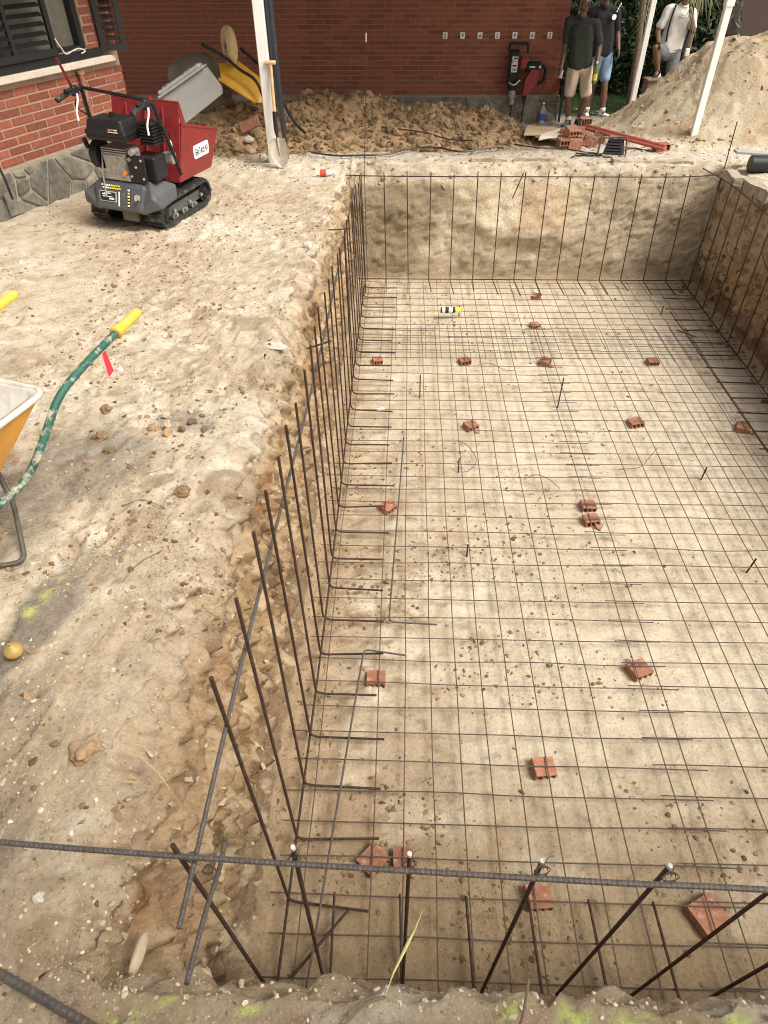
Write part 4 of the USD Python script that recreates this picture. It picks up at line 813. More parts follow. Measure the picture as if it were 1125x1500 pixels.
for s in (-1, 1):
    xc = s * .285; x0, x1 = xc - .09, xc + .09
    sp_ = sg.Polygon([(-.50, .10), (-.44, .02), (-.38, 0.012), (.34, .012), (.43, .04), (.47, .12), (.44, .20), (.38, .245), (-.36, .235), (-.46, .19)]).buffer(.02).buffer(-.02)
    ring = sp_.buffer(.0).difference(sp_.buffer(-.022)); lug = []
    ex = sp_.exterior; nl = 44
    for k in range(nl):
        p = ex.interpolate(k / nl, True); p2 = ex.interpolate((k + .1) / nl, True); an = math.atan2(p2.y - p.y, p2.x - p.x)
        lug.append(A(cat_([box(.168, .020, .022, bev=.004)]), trimesh.transformations.translation_matrix((xc, p.x, p.y)) @ trimesh.transformations.rotation_matrix(an, [1, 0, 0])))
    tr = du.part('track', cat_([prism_yz(ring, x0, x1)] + lug), 'rubber')
    xo = xc + s * .075
    du.part('track_frame', prism_yz(sg.Polygon([(-.30, .085), (.34, .085), (.36, .115), (.34, .165), (-.28, .165), (-.32, .13)]), min(xc - .05, xc + .05), max(xc - .05, xc + .05) + 0), 'dumper_grey', parent=tr)
    for y, z, r in ((-.39, .115, .088), (.37, .125, .088)): du.part('track_wheel', cat_([cyl(r, .11, (xc, y, z), 'x', 20), cyl(r * .55, .14, (xc, y, z), 'x', 14), cyl(.02, .165, (xc, y, z), 'x', 8)]), 'black_plastic', parent=tr)
    for y in (-.20, -.02, .16): du.part('track_roller', cat_([cyl(.042, .10, (xc, y, .065), 'x', 14), cyl(.018, .16, (xc, y, .075), 'x', 8)]), 'engine_metal', parent=tr)
    for y in (-.24, .05, .28): du.part('frame_bolt', cyl(.016, .02, (xo, y, .125), 'x', 6), 'chrome', parent=tr)
du.part('chassis', cat_([box(.36, .86, .10, (0, 0, .16), .01), box(.30, .40, .16, (0, .30, .24), .01)]), 'black_plastic')
du.part('rear_bracket', box(.16, .05, .09, (.06, -.50, .12), .008), 'tarp')
# hopper: open red tub, tall back wall, lower flared front
def hop(x, y, z): return np.array([x, y, z])
th = .014
def wallp_(P, n, name='side_panel', **k): return du.part(name, hullpts(np.vstack([P, np.asarray(P) + n])), 'red_paint', **k)
hw = .345
outl = [(-.02, .315), (.60, .305), (.80, .60), (.13, .765)]
for s in (-1, 1): wallp_([hop(s * hw, y, z) for y, z in [(-.02, .315), (.58, .305), (.80, .605), (.125, .765)]], [-s * th, 0, 0], label='right hopper side with a white sign' if s > 0 else None)
tl = .945
wallp_([hop(x, y, z) for x in (-hw, hw) for y, z in ((-.035, .31), (.125, .94))], [0, .014, 0], 'back_panel')
for s in (-1, 1): wallp_([hop(s * (hw - .007), .127, .77), hop(s * (hw - .007), .127, .938), hop(s * (hw - .007), .215, .745), hop(s * (hw - .007), .15, .938)], [s * .008, 0, 0], 'corner_gusset')
wallp_([hop(x, y, z) for x in (-hw + .016, hw - .016) for y, z in ((.585, .31), (.80, .60))], [0, .012, 0], 'front_panel')
wallp_([hop(x, y, .312) for x in (-hw + .016, hw - .016) for y in (-.015, .585)], [0, 0, .012], 'floor_panel')
du.part('rim', cat_([tube([(-hw, .135, .945), (hw, .135, .945)], .011, 8), tube([(hw, .13, .768), (hw, .80, .608)], .009, 8), tube([(-hw, .13, .768), (-hw, .80, .608)], .009, 8), tube([(-hw, .805, .606), (hw, .805, .606)], .009, 8)]), 'red_paint')
du.part('rib', cat_([box(.02, .022, .60, (x, .02, .62), .004, rx=-14.3) for x in (-.18, .02, .2)]), 'red_paint')
sgn = du.part('sign', A(extr(sg.box(-.125, -.036, .125, .036).buffer(.022), .004), frame([hw + .001, .42, .50], [0, 1, 0], [0, 0, 1], [1, 0, 0])), 'sign_white')
tm = meshkit.text_mesh('GeoTech', .044, .003, False); b_ = tm.bounds; tm.apply_translation((-b_[0][0], 0, 0)); tm.apply_scale([.185 / (b_[1][0] - b_[0][0]), 1.35, 1]); tm.apply_translation((-.125, -.030, 0))
du.part('lettering', A(tm, frame([hw + .005, .42, .50], [0, 1, 0], [0, 0, 1], [1, 0, 0])), 'ink', parent=sgn)
mk = cat_([A(extr(sg.Point(0, 0).buffer(.024).difference(sg.Point(0, 0).buffer(.016)), .003), frame([hw + .005, .52, .50], [0, 1, 0], [0, 0, 1], [1, 0, 0])), A(extr(sg.box(-.012, -.003, .012, .003), .003), frame([hw + .005, .52, .50], [0, 1, 0], [0, 0, 1], [1, 0, 0]))])
du.part('emblem', mk, 'ink', parent=sgn)
# engine cover at the rear
sph = lambda p, r: manifold3d.Manifold.sphere(r, 20).translate(tuple(p))
def mh(P, r):
    m = sph(P[0], r)
    m = manifold3d.Manifold.batch_hull([sph(p, r) for p in P]); return meshkit.arrays(m)[:2]
def mhull(P, r): v, f = mh(P, r); return trimesh.Trimesh(v, f, process=True)
body = cat_([mhull([(-.15, -.30, .42), (.17, -.30, .42), (-.22, -.50, .36), (.24, -.50, .36), (-.20, -.56, .20), (.22, -.56, .20), (-.20, -.25, .20), (.22, -.25, .20)], .03),
    mhull([(-.34, -.52, .28), (-.36, -.50, .21), (-.22, -.55, .19), (-.18, -.36, .40), (-.34, -.30, .30), (-.20, -.25, .30), (-.36, -.32, .22)], .03),
    mhull([(.34, -.52, .29), (.37, -.48, .23), (.24, -.55, .19), (.22, -.36, .40), (.37, -.22, .33), (.24, -.20, .34), (.39, -.26, .26)], .03)])
cov = du.part('engine_cover', body, 'dumper_grey', True)
def onface(x, z, w, h, mat, name='sticker', lift=0, th_=.004):   # on the sloping rear face of the cover
    n = np.array([0, -.94, .34]); n = n / np.linalg.norm(n); up = np.array([0, .34, .94]); up /= np.linalg.norm(up)
    o = np.array([x, -.590 + (z - .20) * .37 + .0, z]) + n * (.004 + lift); return du.part(name, A(box(w, h, th_, bev=.001), frame(o, [1, 0, 0], up, n)), mat, parent=cov)
onface(-.10, .285, .17, .085, 'label_white', 'shift_plate'); onface(-.10, .285, .16, .075, 'ink', 'shift_plate', .002)
for x, z, w, h in ((-.13, .300, .05, .012), (-.06, .268, .05, .012), (-.10, .283, .10, .006), (-.10, .31, .07, .006)): onface(x, z, w, h, 'sign_white', 'plate_mark', .005)
for i in range(8): onface(-.155 + i * .024, .372, .017, .014, 'sign_white' if i < 4 else 'yellow_ink', 'sticker'); onface(-.145 + i * .024, .352, .019, .013, 'sign_white' if i < 3 else 'yellow_ink', 'sticker')
onface(.015, .275, .012, .12, 'sign_white', 'lever_slot'); onface(.115, .29, .03, .15, 'ink', 'sticker', -.001)
for i in range(6): onface(.115, .232 + i * .024, .022, .014, 'yellow_ink' if i in (1, 2, 4) else 'sign_white', 'sticker', .002)
du.part('choke_knob', cat_([cyl(.03, .03, (.20, -.545, .30), 'y', 14), cyl(.012, .06, (.21, -.57, .30), 'y', 10)]), 'chrome', parent=cov)
du.part('shift_lever', tube([(-.165, -.42, .62), (-.15, -.50, .44), (-.105, -.575, .285)], .007, 8), 'engine_metal')
# engine
eng = du.part('engine', cat_([box(.24, .22, .20, (-.02, -.36, .53), .02), box(.26, .24, .03, (-.02, -.36, .445), .004)] + [box(.25, .20, .008, (-.02, -.36, .57 + .018 * i)) for i in range(6)]), 'engine_metal')
du.part('engine_base', box(.28, .25, .03, (-.02, -.36, .425), .004), 'engine_metal', parent=eng)
du.part('recoil_housing', T(cat_([cyl(.115, .07, (0, 0, 0), 'x', 28), cyl(.085, .10, (-.012, 0, 0), 'x', 22), cyl(.04, .12, (-.012, 0, 0), 'x', 14)]), (-.215, -.38, .585)), 'black_plastic', parent=eng)
du.part('starter_handle', box(.03, .05, .09, (-.29, -.45, .68), .01, ry=-20), 'black_plastic', parent=eng)
tk = mhull([(-.19, -.50, .76), (.15, -.50, .76), (-.19, -.26, .76), (.15, -.26, .76), (-.17, -.48, .86), (.12, -.48, .87), (-.17, -.28, .86), (.12, -.28, .87)], .03)
ft = du.part('fuel_tank', tk, 'black_plastic', True)
du.part('tank_seam', cat_([mhull([(-.20, -.51, .79), (.16, -.51, .79), (-.20, -.25, .79), (.16, -.25, .79)], .024).apply_scale([1, 1, 1])]), 'black_plastic', True, parent=ft)
du.part('fuel_cap', cat_([cyl(.04, .025, (-.01, -.36, .90), n=18), box(.075, .02, .02, (-.01, -.36, .915), .004)]), 'black_plastic', parent=ft)
for i in range(3): du.part('tank_mark', box(.024, .004, .010, (.04 + .03 * i, -.531, .83), rx=-8), 'orange_plastic' if i < 2 else 'label_white', parent=ft)
for i in range(4): du.part('tank_mark', box(.018, .004, .008, (.035 + .024 * i, -.533, .812), rx=-8), 'label_white', parent=ft)
du.part('air_filter', cat_([box(.15, .18, .015, (.27, -.26, .70 + .026 * i), .004) for i in range(7)] + [box(.12, .15, .18, (.27, -.26, .78), .01)]), 'black_plastic')
du.part('carburettor', cat_([box(.07, .08, .07, (.17, -.42, .64), .01), cyl(.025, .10, (.19, -.46, .66), 'y', 12), cyl(.016, .05, (.15, -.47, .60), 'y', 8), cyl(.02, .07, (.20, -.40, .58), 'x', 10)]), 'engine_metal')
du.part('side_plate', box(.17, .02, .23, (.20, -.47, .52), .004), 'black_plastic')
du.part('side_box', box(.20, .20, .20, (.24, -.30, .51), .012), 'black_plastic')
for x, z in ((.14, .60), (.26, .60), (.14, .46), (.26, .45), (.20, .54)): du.part('plate_bolt', cyl(.011, .012, (x, -.482, z), 'y', 8), 'chrome')
du.part('oil_cap', cyl(.017, .03, (.075, -.485, .475), 'y', 12), 'orange_plastic')
du.part('battery', cat_([box(.11, .07, .09, (.33, -.13, .55), .008), box(.08, .002, .05, (.33, -.167, .55))]), 'engine_metal')
du.part('exhaust_guard', cat_([tube(spline([(.30, -.10, .70), (.36, -.12, .68), (.38, -.16, .62), (.34, -.12, .58)], 6), .012, 8)]), 'chrome')
# handlebars with grips and levers
for s, xb, yb, lift in ((-1, -.36, -.30, .03), (1, .36, -.36, 0)):
    hb = du.part('handlebar', tube(bend_bar([(xb + .02 * s, -.06, .40), (xb + .03 * s, -.16, .62), (xb, yb + .05, 1.03 + lift), (xb, yb - .17, 1.04 + lift)], .05), .016, 10), 'black_plastic', True)
    g0 = np.array([xb, yb - .06, 1.035 + lift])
    if s < 0: du.part('grip', tube([g0, g0 + (-.06, -.17, -.06)], .022, 12), 'rubber', True, parent=hb)
    else: du.part('grip', tube([g0, g0 + (-.02, -.17, -.05)], .022, 12), 'rubber', True, parent=hb)
    du.part('lever_mount', box(.05, .07, .08, g0 + (0, .01, -.01), .012), 'black_plastic', parent=hb)
    du.part('brake_lever', tube(spline([g0 + (.03, 0, -.03), g0 + (.04, -.03, -.08), g0 + (.03, -.06, -.15), g0 + (.035, -.07, -.22)], 6), [.008] * 18 + [.010], 8), 'sign_white', True, parent=hb)
    du.part('cable', tube(spline([g0 + (.02, .04, -.02), g0 + (.06 * s, .08, -.16), (s * .30, -.02, .70), (s * .25, -.12, .50)], 8), .006, 6), 'black_plastic', True, parent=hb)
du.part('crossbar', tube([(-.36, -.25, 1.065), (.36, -.31, 1.035)], .014, 10), 'black_plastic', True)
du.part('stop_lever', hullpts([(-.385, -.36, 1.08), (-.35, -.36, 1.08), (-.385, -.34, 1.08), (-.46, -.37, 1.29), (-.43, -.37, 1.29), (-.45, -.355, 1.29)]), 'red_paint')
du.part('stop_button', cyl(.014, .03, (.36, -.33, 1.06), n=10), 'red_paint')

# ------------------------------------------------------------------ wheelbarrow at the left edge
Fw = np.array([-.28, -.96, 0]); Lw = np.array([-.96, .28, 0]); Wc = np.array([-1.444, 2.295, 0.])
WFm = frame(Wc, Lw, Fw, [0, 0, 1])      # x to the other handle, y towards the wheel
wb = Thing('wheelbarrow', 'orange wheelbarrow with green tube frame and yellow grips at the left edge', 'wheelbarrow', mat=WFm)
def rr(x0, x1, y0, y1, z, r, n=6, sl=0.):
    P = []
    for cx, cy, a0 in ((x1 - r, y1 - r, 0), (x0 + r, y1 - r, 90), (x0 + r, y0 + r, 180), (x1 - r, y0 + r, 270)):
        for t in np.linspace(0, 90, n): a = math.radians(a0 + t); P.append((cx + r * math.cos(a), cy + r * math.sin(a), z + sl * (cy + r * math.sin(a))))
    return np.array(P)
outr = [rr(.16, .50, .26, .62, .34, .05), rr(.13, .53, .20, .70, .345, .07), rr(.012, .65, .012, .93, .585, .06), rr(.006, .656, .006, .94, .60, .06)]
inr = [rr(.008, .654, .008, .938, .606, .06), rr(.035, .627, .035, .905, .60, .05), rr(.145, .515, .215, .685, .355, .06), rr(.18, .48, .28, .60, .352, .05)]
wb.part('tray', loft(outr, cap0=True), 'tray_orange', 40); wb.part('tray_lining', loft(inr, cap1=True), 'tray_cement', 40, label='cement-crusted grey inside of the tray')
rimr = rr(.004, .658, .004, .942, .602, .06); wb.part('rim', tube(np.vstack([rimr, rimr[:1]]), .013, 8, caps=False), 'tray_cement', True)
for s, xo in ((0, -.02), (1, .68)):
    f = lambda x, y, z: np.array([xo + (x if s == 0 else -x), y, z])
    path = spline([f(.0, -.60, .655), f(.0, -.42, .635), f(.0, -.18, .60), f(.005, -.02, .55), f(.02, .13, .42), f(.05, .24, .32), f(.09, .38, .275), f(.15, .70, .27), f(.24, 1.15, .26)], 8)
    ft_ = wb.part('frame_tube', tube(path, .017, 12), 'green_paint', True)
    wb.part('grip', tube([f(0, -.455, .640), f(0, -.49, .644), f(0, -.62, .658), f(0, -.635, .66)], [.024, .0225, .0225, .0205], 14), 'grip_yellow', True, parent=ft_)
    wb.part('grip_collar', tube([f(0, -.45, .639), f(0, -.462, .641)], .029, 14), 'grip_yellow', True, parent=ft_)
    wb.part('leg', tube(bend_bar([f(.34, .14, .29), f(.21, .23, .13), f(.04, .42, .012), f(.12, .48, .012), f(.16, .62, .28)], .05), .011, 10), 'rebar_grey', True)
wb.part('red_ribbon', hullpts([(-.02, -.36, .60), (-.022, -.33, .60), (-.03, -.36, .50), (-.032, -.315, .49), (-.018, -.36, .60), (-.028, -.36, .50)]), 'red_tape')
wb.part('axle', tube([(.2, 1.18, .2), (.46, 1.18, .2)], .01, 8), 'rebar_grey')
wh = wb.part('wheel', A(trimesh.creation.torus(.15, .05, 24, 12), trimesh.transformations.translation_matrix((.33, 1.18, .2)) @ trimesh.transformations.rotation_matrix(math.pi / 2, [0, 1, 0])), 'rubber', True)
wb.part('rim_disc', cyl(.11, .04, (.33, 1.18, .2), 'x', 20), 'tool_red', parent=wh)

# ------------------------------------------------------------------ upturned yellow wheelbarrow, grey tub, tarp behind the dumper
yw = Thing('wheelbarrow', 'yellow wheelbarrow tipped on its nose with wheel up by the back wall', 'wheelbarrow', (-2.0, 9.0, .3))
def L3(a, b, t): return np.asarray(a) * (1 - t) + np.asarray(b) * t
yw.part('tray', hullpts([(-2.17, 9.05, .83), (-1.94, 9.1, .84), (-1.62, 8.95, .66), (-1.73, 8.8, .48), (-2.13, 8.9, .70), (-1.80, 9.25, .42), (-2.08, 9.3, .62), (-1.66, 9.2, .52), (-1.58, 8.9, .48)]), 'yellow_paint')
yw.part('tray_fold', tube([(-2.15, 8.87, .705), (-1.74, 8.77, .495)], .018, 8), 'yellow_paint')
w0 = np.array([-2.02, 9.05, 1.0]); wr_ = trimesh.transformations.translation_matrix(w0) @ trimesh.transformations.rotation_matrix(math.radians(25), [0, 0, 1]) @ trimesh.transformations.rotation_matrix(math.pi / 2, [0, 1, 0]) @ trimesh.transformations.scale_matrix(1)
wh = yw.part('wheel', A(trimesh.creation.torus(.125, .062, 26, 14), wr_), 'tyre_tan', True)
yw.part('wheel_disc', A(cat_([cyl(.10, .05, n=22), cyl(.03, .10, n=12)]), wr_), 'tool_red', parent=wh); yw.part('hub', A(cyl(.014, .14, n=10), wr_), 'chrome', parent=wh)
yw.part('frame_tube', tube(spline([(-2.30, 8.9, 1.03), (-2.10, 8.92, .93), (-1.9, 8.86, .80), (-1.72, 8.8, .70), (-1.62, 8.7, .52), (-1.50, 8.6, .22)], 8), .017, 8), 'black_plastic', True)
yw.part('frame_tube', tube(spline([(-1.92, 9.15, .96), (-1.78, 9.1, .86), (-1.60, 9.0, .72), (-1.35, 8.9, .30), (-1.2, 8.85, .16)], 8), .017, 8), 'black_plastic', True)
gb = Thing('grey_tub', 'light grey rectangular plastic tub lying tilted behind the red dumper', 'tub', (-2.3, 8.3, .6))
Gf_ = frame([-2.30, 8.34, .64], np.array([.88, .12, .46]) / np.linalg.norm([.88, .12, .46]), np.array([-.30, .72, .45]) / 1.0 if False else np.array([-.10, .97, -.06]) / np.linalg.norm([-.10, .97, -.06]), np.cross(np.array([.88, .12, .46]) / np.linalg.norm([.88, .12, .46]), np.array([-.10, .97, -.06]) / np.linalg.norm([-.10, .97, -.06])))
gb.part('body', A(hullpts([(-.34, -.05, -.17), (.27, -.05, -.13), (.24, -.05, .145), (-.34, -.05, .145), (-.32, .16, -.13), (.26, .16, -.10), (.24, .16, .145), (-.32, .16, .145), (.30, -.05, -.06)]), Gf_), 'grey_tub')
gb.part('lid', A(cat_([box(.60, .27, .025, (-.06, .055, .165), .006), box(.56, .23, .05, (-.07, .06, .19), .02)]), Gf_), 'grey_tub')
for x in (-.27, -.22, 0.02, .07): gb.part('lid_rib', A(box(.012, .20, .012, (x, .05, .221), .003), Gf_), 'tarp')
gb.part('handle', A(box(.012, .12, .012, (.17, .02, .221), .003), Gf_), 'tarp')
tv = rock(401, 3, 1.0, .3); single('grey_sack', T(A(tv, np.diag([.34, .22, .33, 1])), (-2.50, 9.35, .55)), 'tarp', 'dusty grey sack slumped between the grey tub and the yellow wheelbarrow', 'sack', smooth=True)

# ------------------------------------------------------------------ spade and drainpipe at the square post
def bowl(P): return P
sp = Thing('spade', 'long-handled round-nosed spade with dusty steel blade leaning on the square white post', 'spade', (-1.38, 7.95, 0))
top_, joint_, tipz = np.array([-1.40, 8.06, .96]), np.array([-1.40, 7.99, .44]), np.array([-1.36, 7.93, .005])
sp.part('handle', tube([joint_ + (0, .012, -.02), top_], .017, 12), 'wood', True); sp.part('grip', tube([top_ + (-.055, 0, .005), top_ + (.055, 0, .005)], .019, 12), 'wood', True)
sp.part('socket', tube([joint_ + (0, .006, .10), joint_ + (0, 0, -.06), joint_ + (.012, -.01, -.17)], [.021, .022, .012], 12), 'black_plastic', True)
rows = []
for t, wd in ((0, .085), (.25, .098), (.5, .10), (.7, .088), (.86, .062), (.95, .035), (1.0, .004)):
    c = L3(joint_ + (.01, -.012, -.15), tipz, t); rows.append([c + np.array([wd * q, -.035 * q * q * (1 - .5 * t) + .0, .012 * abs(q)]) for q in np.linspace(-1, 1, 11)])
rows = np.array(rows); bl = loft(list(rows), closed=False); b2 = bl.copy(); b2.apply_translation((0, .005, 0)); b2.invert()
sp.part('blade', cat_([bl, b2]), 'spade_steel', True); sp.part('blade_rib', tube([joint_ + (.01, -.018, -.14), L3(joint_ + (.01, -.02, -.15), tipz, .55)], [.014, .004], 8), 'spade_steel', True)
single('drainpipe', tube([(-1.385, 8.17, 2.4), (-1.37, 8.17, .96), (-1.345, 8.16, .30), (-1.33, 8.15, .05)], [.045, .045, .026, .02], 14), 'black_pipe', 'black plastic pipe strapped beside the square white post', 'pipe', smooth=True)

# ------------------------------------------------------------------ breaker hammers and bottle by the back wall
dm_ = Thing('demolition_hammer', 'tall dark demolition hammer with white label standing against the back wall', 'breaker', (1.58, 11.55, -.28))
dm_.part('body', cat_([box(.15, .13, .40, (1.56, 11.57, .46), .025), box(.13, .12, .12, (1.565, 11.57, .22), .02)]), 'black_plastic'); dm_.part('motor_housing', box(.13, .14, .16, (1.70, 11.58, .50), .03), 'tool_red')
dm_.part('handle', cat_([tube(bend_bar([(1.47, 11.57, .64), (1.47, 11.57, .74), (1.74, 11.57, .73), (1.74, 11.57, .62)], .03), .018, 8)]), 'black_plastic', True)
lb_ = dm_.part('label', box(.085, .006, .19, (1.56, 11.502, .49)), 'label_white')
for i, (z, h, w_, x) in enumerate(((.565, .02, .05, 1.57), (.53, .05, .012, 1.53), (.475, .022, .06, 1.56), (.435, .012, .06, 1.56), (.415, .008, .06, 1.56), (.53, .008, .03, 1.57))): dm_.part('print_mark', box(w_, .003, h, (x, 11.4985, z)), 'ink', parent=lb_)
dm_.part('nose', cat_([cyl(.05, .10, (1.575, 11.57, .12), n=16), cyl(.035, .10, (1.58, 11.57, .03), n=14)]), 'engine_metal'); dm_.part('clamp', tube(spline([(1.50, 11.50, .27), (1.58, 11.48, .24), (1.66, 11.50, .30)], 6), .012, 8), 'chrome', True)
dm_.part('chisel', tube([(1.58, 11.57, .0), (1.585, 11.55, -.29)], [.016, .010], 8), 'rust')
dm2 = Thing('rotary_hammer', 'red rotary hammer with black hose-like grip propped against the back wall', 'breaker', (1.8, 11.55, -.1))
dm2.part('body', cat_([hullpts([(x, y, z) for y in (11.50, 11.62) for x, z in ((1.73, .10), (1.80, .10), (1.82, .22), (1.93, .30), (1.93, .42), (1.82, .44), (1.74, .30))])]), 'tool_red'); dm2.part('rear_housing', box(.24, .13, .12, (1.84, 11.56, .46), .03), 'black_plastic')
dm2.part('grip', tube(bend_bar([(1.95, 11.56, .48), (2.03, 11.56, .44), (2.02, 11.56, .28), (1.93, 11.56, .24)], .05), .022, 10), 'black_plastic', True); dm2.part('nose', cat_([cyl(.035, .06, (1.765, 11.56, .07), n=14), cyl(.022, .05, (1.765, 11.56, .02), n=12)]), 'black_plastic')
dm2.part('label', cat_([box(.08, .004, .02, (1.82, 11.493, .46)), box(.03, .004, .03, (1.93, 11.493, .46))]), 'label_white'); dm2.part('bit', tube([(1.765, 11.56, 0), (1.77, 11.62, -.26)], .010, 8), 'rust')
dm2.part('cable', tube(spline([(2.03, 11.56, .40), (2.05, 11.6, .25), (1.98, 11.62, .12), (1.86, 11.62, .18)], 8), .010, 6), 'tool_red', True)
def bottle(name, lab, base, r, h, label, cap, axis=None, fill='clear_plastic'):
    Mx = frame(base, *(axis if axis is not None else np.eye(3)))
    t = Thing(name, lab, 'bottle', mat=Mx)
    t.part('body', lathe([(0, 0), (r * .9, 0), (r, .012), (r, h * .60), (r * .93, h * .68), (r * .42, h * .86), (r * .36, h * .93), (0, h * .93)], 18), fill, 40)
    t.part('label', lathe([(r * 1.015, h * .22), (r * 1.02, h * .22), (r * 1.02, h * .5), (r * 1.015, h * .5)], 18), label); t.part('cap', cyl(r * .4, h * .07, (0, 0, h * .965), n=14), cap); return t
bottle('water_bottle', 'clear water bottle with blue label standing at the foot of the back wall', [2.065, 11.55, -.29], .042, .30, 'label_blue', 'sign_white')
zg = gzat(-.85, 7.66); bottle('drink_bottle', 'small empty drink bottle with red label lying at the far left corner of the pit', [-.96, 7.66, zg + .035], .033, .22, 'label_red', 'sign_white', ([0, 1, 0], [0, 0, 1], [1, 0, 0]))
sc_ = Thing('spray_can', 'black and white spray can with lime cap lying on the mesh at the far end', 'spray can', mat=frame([.41, 6.90, MZ + .045], [0, 1, 0], [0, 0, 1], [.98, .05, 0.]))
sc_.part('can', lathe([(0, 0), (.030, 0), (.0325, .006), (.0325, .15), (.026, .165), (0, .165)], 18), 'black_paint', 40); sc_.part('print_band', lathe([(.0327, .015), (.0333, .015), (.0333, .05), (.0327, .05)], 18), 'label_white'); sc_.part('print_band', lathe([(.0327, .09), (.0333, .09), (.0333, .135), (.0327, .135)], 18), 'label_white'); sc_.part('cap', lathe([(0, .166), (.027, .166), (.027, .215), (.02, .222), (0, .222)], 16), 'cap_lime', 40)

# ------------------------------------------------------------------ cardboard, brick rubble, lamp and beam at the back
zg = gzat(1.62, 9.2)
def foldsheet(name, lab, cat, P, th_, mat, bend=.02):
    P = np.asarray(P, float); g = []
    for a in np.linspace(0, 1, 12):
        g.append([L3(L3(P[0], P[1], b), L3(P[3], P[2], b), a) + np.array([0, 0, bend * math.sin(a * 5 + b * 3)]) for b in np.linspace(0, 1, 12)])
    m = loft([np.array(r) for r in g], closed=False); m2 = m.copy(); m2.apply_translation((0, 0, -th_)); m2.invert(); single(name, cat_([m, m2]), mat, lab, cat, smooth=True)
zz = lambda x, y, h: (x, y, gzat(x, y) + h)
foldsheet('cardboard', 'flattened tan cardboard sheet lying at the right foot of the earth heap', 'cardboard', [zz(1.42, 9.0, .10), zz(1.95, 8.95, .06), zz(2.02, 9.55, .10), zz(1.58, 9.75, .16)], .006, 'cardboard')
foldsheet('paper_sheet', 'pale crumpled paper sack on the cardboard in front of the brick pieces', 'paper', [zz(1.58, 8.86, .075), zz(1.98, 8.93, .075), zz(1.96, 9.22, .13), zz(1.72, 9.25, .13)], .004, 'paper_white', .025)
HBR = [((1.88, 8.86), 10, 'front left', .0), ((2.02, 8.84), 80, 'front right', .0), ((1.93, 9.02), 35, 'middle', .0), ((2.08, 9.02), 60, 'behind the front right one', .0), ((1.98, 8.95), 15, 'top', .10), ((2.10, 9.15), -20, 'rear', .06), ((2.23, 9.02), 80, 'right under the red beam', .02), ((2.36, 9.12), 75, 'upright beside the red beam', .03), ((1.97, 9.16), 50, 'rear left', .05)]
for (x, y), r, w_, dz in HBR:
    t = Thing('hollow_brick', f'orange hollow brick of the pile by the work lamp, {w_}', 'brick', (x, y, gzat(x, y)), group='hollow bricks piled behind the pit')
    t.part('block', T(hollow(.13, .15, .11, 3, 2), (x, y, gzat(x, y) + .045 + dz), rx=(15 if dz else 4), rz=r), 'clay')
x, y = 2.66, 11.25; t = Thing('hollow_brick', 'hollow clay brick standing in front of the feet of the man in olive shirt', 'brick', (x, y, gzat(x, y))); t.part('block', T(hollow(.16, .14, .11, 4, 1), (x, y, gzat(x, y) + .05), rz=8), 'clay')
x, y = 3.02, 8.78; t = Thing('hollow_brick', 'reddish hollow brick lying at the right end of the red beam', 'brick', (x, y, gzat(x, y))); t.part('block', T(hollow(.17, .12, .07, 3, 1), (x, y, gzat(x, y) + .04), rz=10), 'clay')
t = Thing('red_brick', 'single flat red brick stuck on the earth heap left of the square post', 'brick', (-1.86, 8.9, .25)); t.part('block', T(box(.25, .045, .115, bev=.005), (-1.86, 8.86, .25), rx=-25, ry=-22, rz=-6), 'clay')
single('pale_stone', T(A(rock(77, 2, .8, .3), np.diag([.055, .045, .05, 1])), (-1.86, 8.72, .12)), 'lime_lump', 'whitish lump of stone below the flat red brick on the heap', 'stone')
rb = Thing('red_beam', 'long dull red metal beam lying aslant from the brick pile towards the pit', 'beam', (2.65, 8.95, .05)); Bf = tube([zz(2.20, 9.22, .17), zz(3.02, 8.62, .06)], .032, 4); rb.part('beam', Bf, 'red_beam')
rb.part('edge', tube([np.array(zz(2.19, 9.21, .205)), np.array(zz(3.01, 8.61, .095))], .007, 6), 'red_beam')
lm = Thing('work_lamp', 'black flood lamp on a small tube stand lying near the far edge of the pit', 'lamp', mat=frame([2.38, 8.46, gzat(2.38, 8.46) + .02], [.97, -.24, 0], [.24, .97, 0], [0, 0, 1]))
lm.part('housing', hullpts([(-.12, -.06, .02), (.12, -.06, .02), (-.12, -.02, .01), (.12, -.02, .01), (-.075, .05, .16), (.09, .05, .16), (-.075, .09, .14), (.09, .09, .14)]), 'black_plastic')
for i in range(5): lm.part('fin', A(box(.19 - .015 * i, .006, .012, (0, -.062 + .021 * i, .034 + .026 * i), rx=-38), np.eye(4)), 'black_plastic')
lm.part('stand', tube(bend_bar([(-.17, .06, .02), (-.17, -.02, .0), (-.16, -.02, .19), (-.10, .02, .17), (.12, .03, .19), (.14, -.03, .0), (.10, -.09, .0)], .03), .010, 8), 'rebar_grey', True); lm.part('top_bracket', box(.16, .03, .02, (.01, .09, .17), .004), 'engine_metal')
for i, pts_ in enumerate(([(2.9, 8.62), (2.7, 8.8), (2.55, 8.7), (2.25, 8.62), (2.05, 8.65), (1.85, 8.78), (1.55, 8.8), (1.3, 8.95)], [(2.2, 8.45), (2.05, 8.52), (2.0, 8.6), (2.18, 8.62), (2.28, 8.55), (2.12, 8.48), (1.98, 8.50), (1.9, 8.42)])):
    single('cable', tube(spline([zz(x, y, .015) for x, y in pts_], 10), .007, 6), 'black_pipe', ('dark cable running past the brick pile and paper', 'coil of dark cable beside the work lamp')[i], 'cable')
def onheap(x, y): return gzat(x, y) - .0 + float(heap_h(np.array(x), np.array(y)))
